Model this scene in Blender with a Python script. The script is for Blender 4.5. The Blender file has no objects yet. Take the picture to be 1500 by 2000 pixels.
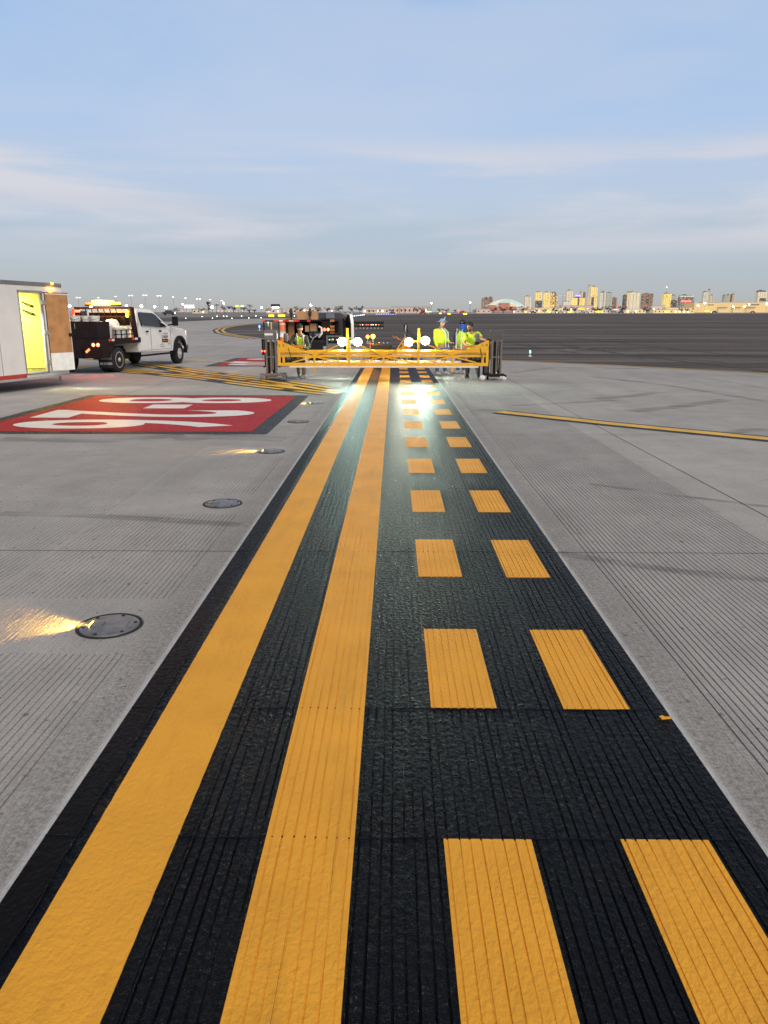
import bpy, bmesh, math, random
from mathutils import Vector, Matrix, Euler, noise as mnoise
random.seed(11)
sc = bpy.context.scene
col = sc.collection
R = math.radians

# ------------------------------------------------------------------ camera model
F = 1483.0; H = 1.749; PT = math.atan(379 / F); PS = R(.749)
fw = Vector((-math.sin(PS) * math.cos(PT), math.cos(PS) * math.cos(PT), -math.sin(PT)))
rt = Vector((math.cos(PS), math.sin(PS), 0)); up = rt.cross(fw)
SL = .0073
def gz(y):                      # the apron is level to 28 m, then rises very gently to the far runway
    if y < 28: return 0.
    if y < 48: return SL * (y - 28) ** 2 / 40
    return SL * (y - 38)
def ray(px, py): return fw + rt * ((px - 750) / F) + up * ((1000 - py) / F)
def P(px, py):
    d = ray(px, py); lo, hi = .1, 9000.
    for _ in range(70):
        m = (lo + hi) / 2
        if H + m * d.z - gz(m * d.y) > 0: lo = m
        else: hi = m
    return Vector((lo * d.x, lo * d.y, gz(lo * d.y)))
def at(px, py, Y):
    d = ray(px, py); t = Y / d.y
    return Vector((t * d.x, Y, H + t * d.z))
def plane(px, py, p, n):
    d = ray(px, py); k = (p.x * n.x + p.y * n.y) / (d.x * n.x + d.y * n.y)
    return Vector((k * d.x, k * d.y, H + k * d.z))

cd = bpy.data.cameras.new('camera'); cam = bpy.data.objects.new('camera', cd); col.objects.link(cam)
cd.sensor_fit = 'VERTICAL'; cd.sensor_height = 36; cd.sensor_width = 27; cd.lens = F / 2000 * 36
cd.clip_end = 40000; cd.clip_start = .05
M4 = Matrix((rt, up, -fw)).transposed().to_4x4(); M4.translation = (0, 0, H)
cam.matrix_world = M4; sc.camera = cam

# ------------------------------------------------------------------ materials
def newmat(name):
    m = bpy.data.materials.new(name); m.use_nodes = True
    return m, m.node_tree.nodes, m.node_tree.links, m.node_tree.nodes['Principled BSDF']
def N(nd, t, **k):
    n = nd.new(t)
    for a, b in k.items():
        if a in n.inputs.keys() if hasattr(n, 'inputs') else False: n.inputs[a].default_value = b
        else: setattr(n, a, b)
    return n
def c4(c): return (c[0], c[1], c[2], 1)
def mat(name, c, rough=.55, metal=0., var=.12, scale=6., bump=0., spec=.5, emit=None, es=0., coat=0., alpha=1.):
    m, nd, ln, b = newmat(name)
    tc = nd.new('ShaderNodeTexCoord')
    no = N(nd, 'ShaderNodeTexNoise'); no.inputs['Scale'].default_value = scale; no.inputs['Detail'].default_value = 5
    ln.new(tc.outputs['Object'], no.inputs['Vector'])
    mx = N(nd, 'ShaderNodeMix', data_type='RGBA')
    lo = tuple(max(0, x * (1 - var)) for x in c); hi = tuple(min(1, x * (1 + var)) for x in c)
    mx.inputs[6].default_value = c4(lo); mx.inputs[7].default_value = c4(hi)
    rp = N(nd, 'ShaderNodeMapRange'); rp.inputs[1].default_value = .3; rp.inputs[2].default_value = .7
    ln.new(no.outputs['Fac'], rp.inputs[0]); ln.new(rp.outputs[0], mx.inputs[0]); ln.new(mx.outputs[2], b.inputs['Base Color'])
    b.inputs['Roughness'].default_value = rough; b.inputs['Metallic'].default_value = metal
    b.inputs['Alpha'].default_value = alpha; b.inputs['Specular IOR Level'].default_value = spec; b.inputs['Coat Weight'].default_value = coat
    if bump:
        bp = N(nd, 'ShaderNodeBump'); bp.inputs['Strength'].default_value = 1; bp.inputs['Distance'].default_value = bump
        ln.new(no.outputs['Fac'], bp.inputs['Height']); ln.new(bp.outputs[0], b.inputs['Normal'])
    if emit:
        b.inputs['Emission Color'].default_value = c4(emit); b.inputs['Emission Strength'].default_value = es
    return m

def concrete_mat():
    m, nd, ln, b = newmat('grooved_concrete')
    tc = nd.new('ShaderNodeTexCoord'); O = tc.outputs['Object']
    def noise(s, d=4, sx=None, rough=.6):
        n = nd.new('ShaderNodeTexNoise'); n.inputs['Scale'].default_value = s; n.inputs['Detail'].default_value = d
        n.inputs['Roughness'].default_value = rough
        if sx:
            mp = nd.new('ShaderNodeMapping'); mp.inputs['Scale'].default_value = sx; ln.new(O, mp.inputs[0]); ln.new(mp.outputs[0], n.inputs['Vector'])
        else: ln.new(O, n.inputs['Vector'])
        return n.outputs['Fac']
    def mr(x, a, b_, c, d):
        n = nd.new('ShaderNodeMapRange'); ln.new(x, n.inputs[0])
        for i, v in enumerate((a, b_, c, d)): n.inputs[i + 1].default_value = v
        return n.outputs[0]
    def mul(x, y, op='MULTIPLY'):
        n = nd.new('ShaderNodeMath'); n.operation = op
        for i, v in enumerate((x, y)):
            if isinstance(v, float): n.inputs[i].default_value = v
            else: ln.new(v, n.inputs[i])
        return n.outputs[0]
    v = mul(mr(noise(.35, 5), .3, .7, .88, 1.10), mr(noise(2.2, 6), .3, .7, .92, 1.08))
    v = mul(v, mr(noise(75, 4, None, .7), .3, .7, .74, 1.22))
    v = mul(v, mr(noise(1.0, 5, (1.6, .16, 1)), .35, .7, .93, 1.06))          # long worn streaks along the grooves
    sx = nd.new('ShaderNodeSeparateXYZ'); ln.new(O, sx.inputs[0])
    ax = mul(sx.outputs[0], .0225, 'SUBTRACT')
    ab = nd.new('ShaderNodeMath'); ab.operation = 'ABSOLUTE'; ln.new(ax, ab.inputs[0])
    # a dirty, speckled margin about 10 to 40 cm outside the painted band, and a swept pale rim right at its edge
    speck = mr(noise(38, 4, None, .75), .42, .62, .0, 1.)
    near = mul(mr(ab.outputs[0], 1.250, 1.275, 0., 1.), mr(ab.outputs[0], 1.36, 1.62, 1., 0.))
    v = mul(v, mul(1., mul(near, mul(.10, mul(speck, .34), 'ADD')), 'SUBTRACT'))
    # every slab was poured separately: a slightly different tone each
    cx = mul(mul(mul(sx.outputs[0], 6.37, 'ADD'), 9.76, 'DIVIDE'), 0., 'FLOOR'); cy = mul(mul(mul(sx.outputs[1], .5, 'ADD'), 6.1, 'DIVIDE'), 0., 'FLOOR')
    cb = nd.new('ShaderNodeCombineXYZ'); ln.new(cx, cb.inputs[0]); ln.new(cy, cb.inputs[1])
    wn = nd.new('ShaderNodeTexWhiteNoise'); ln.new(cb.outputs[0], wn.inputs['Vector']); v = mul(v, mr(wn.outputs['Value'], 0., 1., .92, 1.05))
    # oil spots
    v = mul(v, mul(1., mr(noise(1.7, 3, None, .45), .70, .80, 0., .25), 'SUBTRACT'))
    # small dark pits / rubber crumbs
    pit = mr(noise(17, 2, None, .5), .68, .72, 0., .5)
    v = mul(v, mul(1., pit, 'SUBTRACT'))
    mx = nd.new('ShaderNodeMix'); mx.data_type = 'RGBA'
    mx.inputs[6].default_value = (0, 0, 0, 1); mx.inputs[7].default_value = (.345, .332, .322, 1)
    vm = nd.new('ShaderNodeVectorMath'); vm.operation = 'SCALE'; vm.inputs[0].default_value = (.405, .392, .380); ln.new(v, vm.inputs['Scale'])
    rim = mr(ab.outputs[0], 1.240, 1.262, 1., 0.)
    rimn = mul(rim, mr(noise(9, 5), .3, .7, .15, .75))
    mx2 = nd.new('ShaderNodeMix'); mx2.data_type = 'RGBA'; ln.new(rimn, mx2.inputs[0]); ln.new(vm.outputs[0], mx2.inputs[6]); mx2.inputs[7].default_value = (.60, .62, .66, 1)
    ln.new(mx2.outputs[2], b.inputs['Base Color'])
    b.inputs['Roughness'].default_value = .85; b.inputs['Specular IOR Level'].default_value = .2
    bp = nd.new('ShaderNodeBump'); bp.inputs['Distance'].default_value = .004; bp.inputs['Strength'].default_value = .9
    ln.new(noise(110, 4, None, .7), bp.inputs['Height'])
    bq = nd.new('ShaderNodeBump'); bq.inputs['Distance'].default_value = .008; ln.new(noise(1., 3, (95, 5, 1), .6), bq.inputs['Height']); ln.new(bp.outputs[0], bq.inputs['Normal']); ln.new(bq.outputs[0], b.inputs['Normal'])
    return m

def paint_mat(name, c, rough, bump, spec, var=.1, hs=52., c2=None, scuff=0.):
    m, nd, ln, b = newmat(name)
    tc = nd.new('ShaderNodeTexCoord'); O = tc.outputs['Object']
    n1 = nd.new('ShaderNodeTexNoise'); n1.inputs['Scale'].default_value = hs; n1.inputs['Detail'].default_value = 3; n1.inputs['Roughness'].default_value = .55
    mp = nd.new('ShaderNodeMapping'); mp.inputs['Scale'].default_value = (1, .75, 1); ln.new(O, mp.inputs[0]); ln.new(mp.outputs[0], n1.inputs['Vector'])
    n2 = nd.new('ShaderNodeTexNoise'); n2.inputs['Scale'].default_value = 2.3; n2.inputs['Detail'].default_value = 7; ln.new(O, n2.inputs['Vector'])
    n3 = nd.new('ShaderNodeTexNoise'); n3.inputs['Scale'].default_value = 260; n3.inputs['Detail'].default_value = 2; ln.new(O, n3.inputs['Vector'])
    r = nd.new('ShaderNodeMapRange'); r.inputs[1].default_value = .3; r.inputs[2].default_value = .7; ln.new(n2.outputs['Fac'], r.inputs[0])
    mx = nd.new('ShaderNodeMix'); mx.data_type = 'RGBA'; ln.new(r.outputs[0], mx.inputs[0])
    mx.inputs[6].default_value = c4([x * (1 - var) for x in c]); mx.inputs[7].default_value = c4(c2 or [min(1, x * (1 + var)) for x in c])
    co = mx.outputs[2]
    if scuff:                                   # rubber dust and scuffs, drawn out along the line
        for sc3, s_, lo, hi, k in (((1, .16, 1), 7., .52, .80, scuff), ((1, 1, 1), 33., .62, .74, scuff * 1.1), ((.3, 1, 1), 3.1, .60, .78, scuff * .7)):
            mp2 = nd.new('ShaderNodeMapping'); mp2.inputs['Scale'].default_value = sc3; ln.new(O, mp2.inputs[0])
            n4 = nd.new('ShaderNodeTexNoise'); n4.inputs['Scale'].default_value = s_; n4.inputs['Detail'].default_value = 8; n4.inputs['Roughness'].default_value = .72; ln.new(mp2.outputs[0], n4.inputs['Vector'])
            r4 = nd.new('ShaderNodeMapRange'); r4.inputs[1].default_value = lo; r4.inputs[2].default_value = hi; r4.inputs[4].default_value = k; ln.new(n4.outputs['Fac'], r4.inputs[0])
            m4 = nd.new('ShaderNodeMix'); m4.data_type = 'RGBA'; ln.new(r4.outputs[0], m4.inputs[0]); ln.new(co, m4.inputs[6]); m4.inputs[7].default_value = (.20, .10, .03, 1); co = m4.outputs[2]
    ln.new(co, b.inputs['Base Color'])
    rr = nd.new('ShaderNodeMapRange'); rr.inputs[1].default_value = .3; rr.inputs[2].default_value = .72
    rr.inputs[3].default_value = rough + .1; rr.inputs[4].default_value = rough - .22; ln.new(n1.outputs['Fac'], rr.inputs[0]); ln.new(rr.outputs[0], b.inputs['Roughness'])
    b.inputs['Specular IOR Level'].default_value = spec
    b1 = nd.new('ShaderNodeBump'); b1.inputs['Distance'].default_value = bump; ln.new(n1.outputs['Fac'], b1.inputs['Height'])
    b2 = nd.new('ShaderNodeBump'); b2.inputs['Distance'].default_value = bump * .16; ln.new(n3.outputs['Fac'], b2.inputs['Height'])
    ln.new(b1.outputs[0], b2.inputs['Normal']); ln.new(b2.outputs[0], b.inputs['Normal'])
    return m

def asphalt_mat():
    m, nd, ln, b = newmat('asphalt')
    tc = nd.new('ShaderNodeTexCoord'); O = tc.outputs['Object']
    mp = nd.new('ShaderNodeMapping'); mp.inputs['Rotation'].default_value = (0, 0, R(-38)); mp.inputs['Scale'].default_value = (.03, .45, 1); ln.new(O, mp.inputs[0])
    n1 = nd.new('ShaderNodeTexNoise'); n1.inputs['Scale'].default_value = 1.; n1.inputs['Detail'].default_value = 7; n1.inputs['Roughness'].default_value = .65; ln.new(mp.outputs[0], n1.inputs['Vector'])
    n2 = nd.new('ShaderNodeTexNoise'); n2.inputs['Scale'].default_value = 9; n2.inputs['Detail'].default_value = 6; ln.new(O, n2.inputs['Vector'])
    ad = nd.new('ShaderNodeMath'); ad.operation = 'MULTIPLY_ADD'; ln.new(n2.outputs['Fac'], ad.inputs[0]); ad.inputs[1].default_value = .35; ln.new(n1.outputs['Fac'], ad.inputs[2])
    mp3 = nd.new('ShaderNodeMapping'); mp3.inputs['Rotation'].default_value = (0, 0, R(-14)); mp3.inputs['Scale'].default_value = (.008, .055, 1); ln.new(O, mp3.inputs[0])
    n5 = nd.new('ShaderNodeTexNoise'); n5.inputs['Scale'].default_value = 1.; n5.inputs['Detail'].default_value = 8; n5.inputs['Roughness'].default_value = .7; ln.new(mp3.outputs[0], n5.inputs['Vector'])
    a2 = nd.new('ShaderNodeMath'); a2.operation = 'MULTIPLY_ADD'; ln.new(n5.outputs['Fac'], a2.inputs[0]); a2.inputs[1].default_value = .9; ln.new(ad.outputs[0], a2.inputs[2])
    a3 = nd.new('ShaderNodeMath'); a3.operation = 'MULTIPLY'; ln.new(a2.outputs[0], a3.inputs[0]); a3.inputs[1].default_value = .6; ad = a3
    r = nd.new('ShaderNodeValToRGB'); r.color_ramp.elements[0].position = .585; r.color_ramp.elements[0].color = (.045, .037, .034, 1)
    r.color_ramp.elements[1].position = .765; r.color_ramp.elements[1].color = (.170, .145, .130, 1)
    ln.new(ad.outputs[0], r.inputs[0]); ln.new(r.outputs[0], b.inputs['Base Color'])
    b.inputs['Roughness'].default_value = .85; b.inputs['Specular IOR Level'].default_value = .2
    return m

def mark_mat(name, c, scale, lo, hi, sx=(1, 1, 1), strength=1.):      # worn / smeared marks: patches of the thing itself with holes
    m, nd, ln, b = newmat(name)
    tc = nd.new('ShaderNodeTexCoord'); mp = nd.new('ShaderNodeMapping'); mp.inputs['Scale'].default_value = sx
    ln.new(tc.outputs['Object'], mp.inputs[0])
    n = nd.new('ShaderNodeTexNoise'); n.inputs['Scale'].default_value = scale; n.inputs['Detail'].default_value = 6; n.inputs['Roughness'].default_value = .7
    ln.new(mp.outputs[0], n.inputs['Vector'])
    r = nd.new('ShaderNodeMapRange'); r.inputs[1].default_value = lo; r.inputs[2].default_value = hi; r.inputs[4].default_value = strength
    ln.new(n.outputs['Fac'], r.inputs[0]); ln.new(r.outputs[0], b.inputs['Alpha'])
    b.inputs['Base Color'].default_value = c4(c); b.inputs['Roughness'].default_value = .8
    return m

def windows_mat(name, wall, lit, es, w=8., h=7., frac=.5, dark=(.03, .035, .045)):
    m, nd, ln, b = newmat(name)
    tc = nd.new('ShaderNodeTexCoord'); sp = nd.new('ShaderNodeSeparateXYZ'); ln.new(tc.outputs['Object'], sp.inputs[0])
    ad = nd.new('ShaderNodeMath'); ln.new(sp.outputs[0], ad.inputs[0]); ln.new(sp.outputs[1], ad.inputs[1])
    cb = nd.new('ShaderNodeCombineXYZ'); ln.new(ad.outputs[0], cb.inputs[0]); ln.new(sp.outputs[2], cb.inputs[1])
    br = nd.new('ShaderNodeTexBrick'); br.offset = 0; br.inputs['Scale'].default_value = 1
    br.inputs['Color1'].default_value = (0, 0, 0, 1); br.inputs['Color2'].default_value = (1, 1, 1, 1); br.inputs['Mortar'].default_value = (.0, .0, .0, 1)
    br.inputs['Mortar Size'].default_value = h * .14; br.inputs['Mortar Smooth'].default_value = 0; br.inputs['Brick Width'].default_value = w; br.inputs['Row Height'].default_value = h
    ln.new(cb.outputs[0], br.inputs['Vector'])
    on = nd.new('ShaderNodeMapRange'); on.inputs[1].default_value = 1 - frac - .1; on.inputs[2].default_value = 1 - frac + .25; ln.new(br.outputs['Color'], on.inputs[0])
    mo = nd.new('ShaderNodeMath'); mo.operation = 'SUBTRACT'; mo.inputs[0].default_value = 1; ln.new(br.outputs['Fac'], mo.inputs[1])
    mm = nd.new('ShaderNodeMath'); mm.operation = 'MULTIPLY'; ln.new(mo.outputs[0], mm.inputs[0]); ln.new(on.outputs[0], mm.inputs[1])
    st = nd.new('ShaderNodeMath'); st.operation = 'MULTIPLY'; st.inputs[1].default_value = es; ln.new(mm.outputs[0], st.inputs[0])
    mx = nd.new('ShaderNodeMix'); mx.data_type = 'RGBA'; ln.new(br.outputs['Fac'], mx.inputs[0]); mx.inputs[6].default_value = c4(dark); mx.inputs[7].default_value = c4(wall)
    ln.new(mx.outputs[2], b.inputs['Base Color']); b.inputs['Emission Color'].default_value = c4(lit); ln.new(st.outputs[0], b.inputs['Emission Strength'])
    b.inputs['Roughness'].default_value = .5
    return m

CON = concrete_mat()
BLK = paint_mat('wet_black_paint', (.0019, .0026, .0050), .46, .019, .105, .3, 46)
BLKS = paint_mat('older_black_paint', (.0065, .006, .0068), .55, .006, .07, .35)
YEL = paint_mat('yellow_road_paint', (.79, .372, .038), .64, .0062, .2, .08, 60, scuff=.30)
YEL2 = paint_mat('worn_yellow_paint', (.74, .43, .05), .6, .001, .3, .15, 40)
RED = paint_mat('red_road_paint', (.40, .013, .013), .65, .001, .2, .14, 30)
WHT = paint_mat('white_road_paint', (.80, .77, .72), .55, .001, .3, .06, 30)
GRYB = paint_mat('faded_black_paint', (.030, .031, .030), .6, .001, .3, .4, 20)
ASP = asphalt_mat()
SEAM = mat('dark_sealant', (.016, .015, .015), .7, var=.4)
JOINT = mat('joint_sealant', (.05, .048, .046), .8, var=.4, scale=3)
DIRT = mat('gravel_infield', (.20, .19, .178), .95, var=.35, scale=.05)
CON2 = mat('pale_runway_concrete', (.46, .43, .41), .9, var=.15, scale=.02)
WHITE = mat('white_vehicle_paint', (.90, .87, .84), .28, var=.04, coat=.5)
TRWHITE = mat('trailer_white_skin', (.74, .70, .68), .35, var=.06, scale=2)
DARK = mat('black_powder_coat', (.009, .007, .007), .55, var=.4, spec=.25)
BROWN = mat('dark_brown_steel', (.014, .0065, .006), .55, var=.35, spec=.25)
RUB = mat('tyre_rubber', (.014, .013, .013), .75, var=.3, scale=20)
ALLOY = mat('bright_wheel_alloy', (.70, .68, .65), .3, .55, var=.1)
CHROME = mat('polished_steel', (.62, .60, .57), .22, 1, var=.1)
STEEL = mat('galvanised_steel', (.30, .285, .26), .45, .7, var=.15, scale=14)
MASTM = mat('anodised_mast', (.235, .20, .165), .42, .55, var=.12, scale=9)
GLASS = mat('tinted_glass', (.012, .017, .02), .08, var=.2, spec=.25)
GANTRY = mat('yellow_machine_enamel', (.84, .43, .015), .38, var=.07, scale=5, coat=.3)
ORNG = mat('orange_enamel', (.62, .20, .02), .45, var=.1)
GREY = mat('grey_plastic', (.16, .15, .14), .5, var=.15)
LGREY = mat('light_grey_plastic', (.36, .35, .33), .5, var=.12)
PAIL = mat('white_plastic', (.84, .81, .76), .4, var=.08)
WOOD = mat('plywood', (.46, .215, .075), .6, var=.25, scale=3.5)
CARD = mat('cardboard', (.50, .29, .14), .8, var=.08, scale=4)
LIME = mat('lime_hi_vis_cloth', (.56, .78, .03), .8, var=.12, scale=14, bump=.01)
LIMEW = mat('reflective_tape', (.66, .70, .60), .5, var=.1)
SKIN = mat('skin', (.50, .27, .16), .5, var=.08, scale=12)
SKIND = mat('tanned_skin', (.40, .19, .10), .5, var=.08, scale=12)
HAIR = mat('black_hair', (.010, .008, .007), .55, var=.4, scale=50)
DENIM = mat('blue_denim', (.055, .105, .24), .85, var=.4, scale=16, bump=.01)
KHAKI = mat('khaki_cloth', (.30, .25, .17), .85, var=.2, scale=10, bump=.01)
GRYPANT = mat('grey_work_trousers', (.13, .125, .12), .85, var=.2, scale=10, bump=.01)
CHAR = mat('charcoal_knit', (.045, .045, .046), .85, var=.2, scale=12, bump=.01)
BLUEC = mat('blue_cloth', (.02, .10, .55), .75, var=.15, scale=12)
BLUES = mat('slate_blue_cloth', (.05, .09, .17), .8, var=.2, scale=12)
HATM = mat('blue_grey_felt', (.17, .25, .40), .8, var=.2, scale=12)
SHOE = mat('grey_shoe_leather', (.33, .32, .30), .6, var=.2)
BOOT = mat('black_boot_leather', (.018, .016, .015), .5, var=.2)
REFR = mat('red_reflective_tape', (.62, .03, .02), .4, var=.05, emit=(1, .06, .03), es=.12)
REFW = mat('white_reflective_tape', (.86, .84, .76), .4, var=.05)
REFO = mat('orange_reflector', (.52, .19, .05), .35, var=.1)
def emi(name, c, s, base=None): return mat(name, base or [min(1, x * .8) for x in c], .5, emit=c, es=s, var=.02)
E_FLOOD = emi('flood_lamp_led', (.80, 1, .94), 12)
E_FLOODW = emi('warm_flood_lamp', (1, .97, .76), 12)
E_AMB = emi('amber_beacon', (1, .34, .015), 14)
E_AMBHOT = emi('amber_beacon_core', (1, .50, .06), 7)
E_RED = emi('red_tail_lamp', (1, .04, .02), 14)
E_REDHOT = emi('red_tail_lamp_core', (1, .12, .06), 9)
E_BLUE = emi('blue_edge_lamp', (.10, .22, 1), 6)
E_WLT = emi('white_edge_lamp', (.75, .85, 1), 5)
E_STAR = emi('apron_floodlight', (1, .94, .78), 60)
E_POLE = emi('pole_luminaire', (1, .88, .66), 3.0)
E_RDOT = emi('small_red_lamp', (1, .10, .06), 4)
E_GUARD = emi('runway_guard_lamp', (1, .55, .05), 22)
E_SIGN = emi('lit_yellow_sign_face', (1, .80, .05), 1.6)
E_PURP = emi('purple_sign', (.45, .25, 1), 2.0)
E_TUBE = emi('trailer_tube_lamp', (1, .96, .4), 5)
E_GREEN = emi('green_indicator', (.2, 1, .3), 3)

# ------------------------------------------------------------------ mesh builder
class MB:
    def __init__(s): s.v = []; s.f = []; s.sm = []
    def add(s, vs, fs, smooth=False, M=None):
        o = len(s.v)
        s.v += [(M @ Vector(v)) if M else Vector(v) for v in vs]
        for f in fs: s.f.append([i + o for i in f]); s.sm.append(smooth)
        return s
    def box(s, c, d, rz=0, rx=0, ry=0, M=None):
        x, y, z = d[0] / 2, d[1] / 2, d[2] / 2
        T = Matrix.Translation(c) @ Euler((rx, ry, rz)).to_matrix().to_4x4()
        if M: T = M @ T
        return s.add([(-x, -y, -z), (x, -y, -z), (x, y, -z), (-x, y, -z), (-x, -y, z), (x, -y, z), (x, y, z), (-x, y, z)],
                     [(3, 2, 1, 0), (4, 5, 6, 7), (0, 1, 5, 4), (1, 2, 6, 5), (2, 3, 7, 6), (3, 0, 4, 7)], M=T)
    def b2(s, lo, hi): return s.box([(a + b) / 2 for a, b in zip(lo, hi)], [abs(b - a) for a, b in zip(lo, hi)])
    def bar(s, p, q, w, h=None):
        p = Vector(p); q = Vector(q); d = q - p; L = d.length
        if L < 1e-6: return s
        y = d / L; x = y.cross(Vector((0, 0, 1)))
        if x.length < 1e-3: x = Vector((1, 0, 0))
        x.normalize(); z = x.cross(y)
        T = Matrix((x, y, z)).transposed().to_4x4(); T.translation = (p + q) / 2
        return s.box((0, 0, 0), (w, L, h or w), M=T)
    def tube(s, pts, r, n=8, cap=True):
        pts = [Vector(p) for p in pts]; rs = r if isinstance(r, (list, tuple)) else [r] * len(pts)
        rings = []
        ref = Vector((0, 0, 1))
        for i, p in enumerate(pts):
            d = (pts[min(i + 1, len(pts) - 1)] - pts[max(i - 1, 0)]).normalized()
            if abs(d.dot(ref)) > .95: ref = Vector((1, 0, 0)) if abs(d.x) < .9 else Vector((0, 1, 0))
            a = d.cross(ref).normalized(); b = d.cross(a)
            rings.append([p + (a * math.cos(2 * math.pi * k / n) + b * math.sin(2 * math.pi * k / n)) * rs[i] for k in range(n)])
        vs = [v for g in rings for v in g]; fs = []
        for i in range(len(pts) - 1):
            for k in range(n): fs.append((i * n + k, i * n + (k + 1) % n, (i + 1) * n + (k + 1) % n, (i + 1) * n + k))
        s.add(vs, fs, True)
        if cap: s.add(rings[0], [tuple(range(n))]); s.add(rings[-1], [tuple(reversed(range(n)))])
        return s
    def lathe(s, prof, c=(0, 0, 0), axis='z', n=16, smooth=True, M=None):   # prof: (radius, height)
        vs = []; fs = []
        for r, h in prof:
            for k in range(n):
                a = 2 * math.pi * k / n; u, w = r * math.cos(a), r * math.sin(a)
                p = (u, w, h) if axis == 'z' else (h, u, w) if axis == 'x' else (w, h, u)
                vs.append(Vector(p) + Vector(c))
        for i in range(len(prof) - 1):
            for k in range(n): fs.append((i * n + k, i * n + (k + 1) % n, (i + 1) * n + (k + 1) % n, (i + 1) * n + k))
        s.add(vs, fs, smooth, M)
        if prof[0][0] > 1e-4: s.add(vs[:n], [tuple(reversed(range(n)))], False, M)
        if prof[-1][0] > 1e-4: s.add(vs[-n:], [tuple(range(n))], False, M)
        return s
    def ball(s, c, r, n=10, sc3=(1, 1, 1)):
        m = n // 2 + 1
        pr = [(math.sin(math.pi * i / m), -math.cos(math.pi * i / m)) for i in range(m + 1)]
        vs = []; fs = []
        for a, h in pr:
            for k in range(n):
                t = 2 * math.pi * k / n
                vs.append((c[0] + r * sc3[0] * a * math.cos(t), c[1] + r * sc3[1] * a * math.sin(t), c[2] + r * sc3[2] * h))
        for i in range(m):
            for k in range(n): fs.append((i * n + k, i * n + (k + 1) % n, (i + 1) * n + (k + 1) % n, (i + 1) * n + k))
        return s.add(vs, fs, True)
    def prism(s, poly, a, b, axis='x'):        # poly of (u,v); extruded a..b along axis
        n = len(poly)
        def pt(u, v, w): return (w, u, v) if axis == 'x' else (u, w, v) if axis == 'y' else (u, v, w)
        vs = [pt(u, v, a) for u, v in poly] + [pt(u, v, b) for u, v in poly]
        fs = [tuple(range(n)), tuple(reversed(range(n, 2 * n)))] + [(i, i + n, (i + 1) % n + n, (i + 1) % n) for i in range(n)]
        return s.add(vs, fs)
    def build(s, name, m, parent=None, bevel=0, loc=None, fix=True):
        me = bpy.data.meshes.new(name); me.from_pydata([tuple(v) for v in s.v], [], s.f)
        me.polygons.foreach_set('use_smooth', s.sm); me.update()
        if fix:
            bm = bmesh.new(); bm.from_mesh(me); bmesh.ops.recalc_face_normals(bm, faces=bm.faces)
            bmesh.ops.remove_doubles(bm, verts=bm.verts, dist=1e-5); bm.to_mesh(me); bm.free()
        me.materials.append(m)
        o = bpy.data.objects.new(name, me); col.objects.link(o)
        if parent: o.parent = parent
        if loc is not None: o.location = loc
        if bevel:
            bv = o.modifiers.new('bevel', 'BEVEL'); bv.width = bevel; bv.segments = 2; bv.limit_method = 'ANGLE'; bv.angle_limit = R(40)
        return o
def tag(o, label=None, cat=None, group=None, kind=None):
    if label: o['label'] = label
    if cat: o['category'] = cat
    if group: o['group'] = group
    if kind: o['kind'] = kind
    return o
def thing(name, label, cat, loc=(0, 0, 0), rz=0, group=None):
    o = bpy.data.objects.new(name, None); col.objects.link(o); o.location = loc; o.rotation_euler = (0, 0, rz); o.empty_display_size = .2
    return tag(o, label, cat, group)
def copy_tree(o, parent=None):
    c = o.copy(); col.objects.link(c); c.parent = parent
    for ch in list(o.children): copy_tree(ch, c)
    return c
def text(name, s, m, parent, w, h, M, depth=.004, bold=0.):
    cu = bpy.data.curves.new(name, 'FONT'); cu.body = s; cu.extrude = .001; cu.offset = bold
    t = bpy.data.objects.new(name + '_source', cu); col.objects.link(t)
    dg = bpy.context.evaluated_depsgraph_get(); me = bpy.data.meshes.new_from_object(t.evaluated_get(dg))
    bpy.data.objects.remove(t)
    xs = [v.co.x for v in me.vertices]; ys = [v.co.y for v in me.vertices]
    x0, x1, y0, y1 = min(xs), max(xs), min(ys), max(ys)
    for v in me.vertices:
        v.co = M @ Vector(((v.co.x - x0) / (x1 - x0) * w, (v.co.y - y0) / (y1 - y0) * h, depth if v.co.z > 0 else 0))
    me.materials.clear(); me.materials.append(m); me.name = name
    o = bpy.data.objects.new(name, me); col.objects.link(o)
    if parent: o.parent = parent
    return o

# ------------------------------------------------------------------ ground sheets
BR = [28 + 2 * i for i in range(11)]
def sheet(name, poly, off, m, label=None, cat=None, parent=None, kind='structure', extra=()):
    bm = bmesh.new()
    bm.faces.new([bm.verts.new((p[0], p[1], 0)) for p in poly]).normal_update()
    bmesh.ops.triangulate(bm, faces=bm.faces)
    for y in BR + list(extra):
        bmesh.ops.bisect_plane(bm, geom=list(bm.verts) + list(bm.edges) + list(bm.faces), plane_co=(0, y, 0), plane_no=(0, 1, 0))
    for v in bm.verts: v.co.z = gz(v.co.y) + off
    bmesh.ops.recalc_face_normals(bm, faces=bm.faces)
    if sum(f.normal.z for f in bm.faces) < 0: bmesh.ops.reverse_faces(bm, faces=bm.faces)
    me = bpy.data.meshes.new(name); bm.to_mesh(me); bm.free(); me.materials.append(m)
    o = bpy.data.objects.new(name, me); col.objects.link(o)
    if parent: o.parent = parent
    else: tag(o, label, cat, None, kind)
    return o
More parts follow.
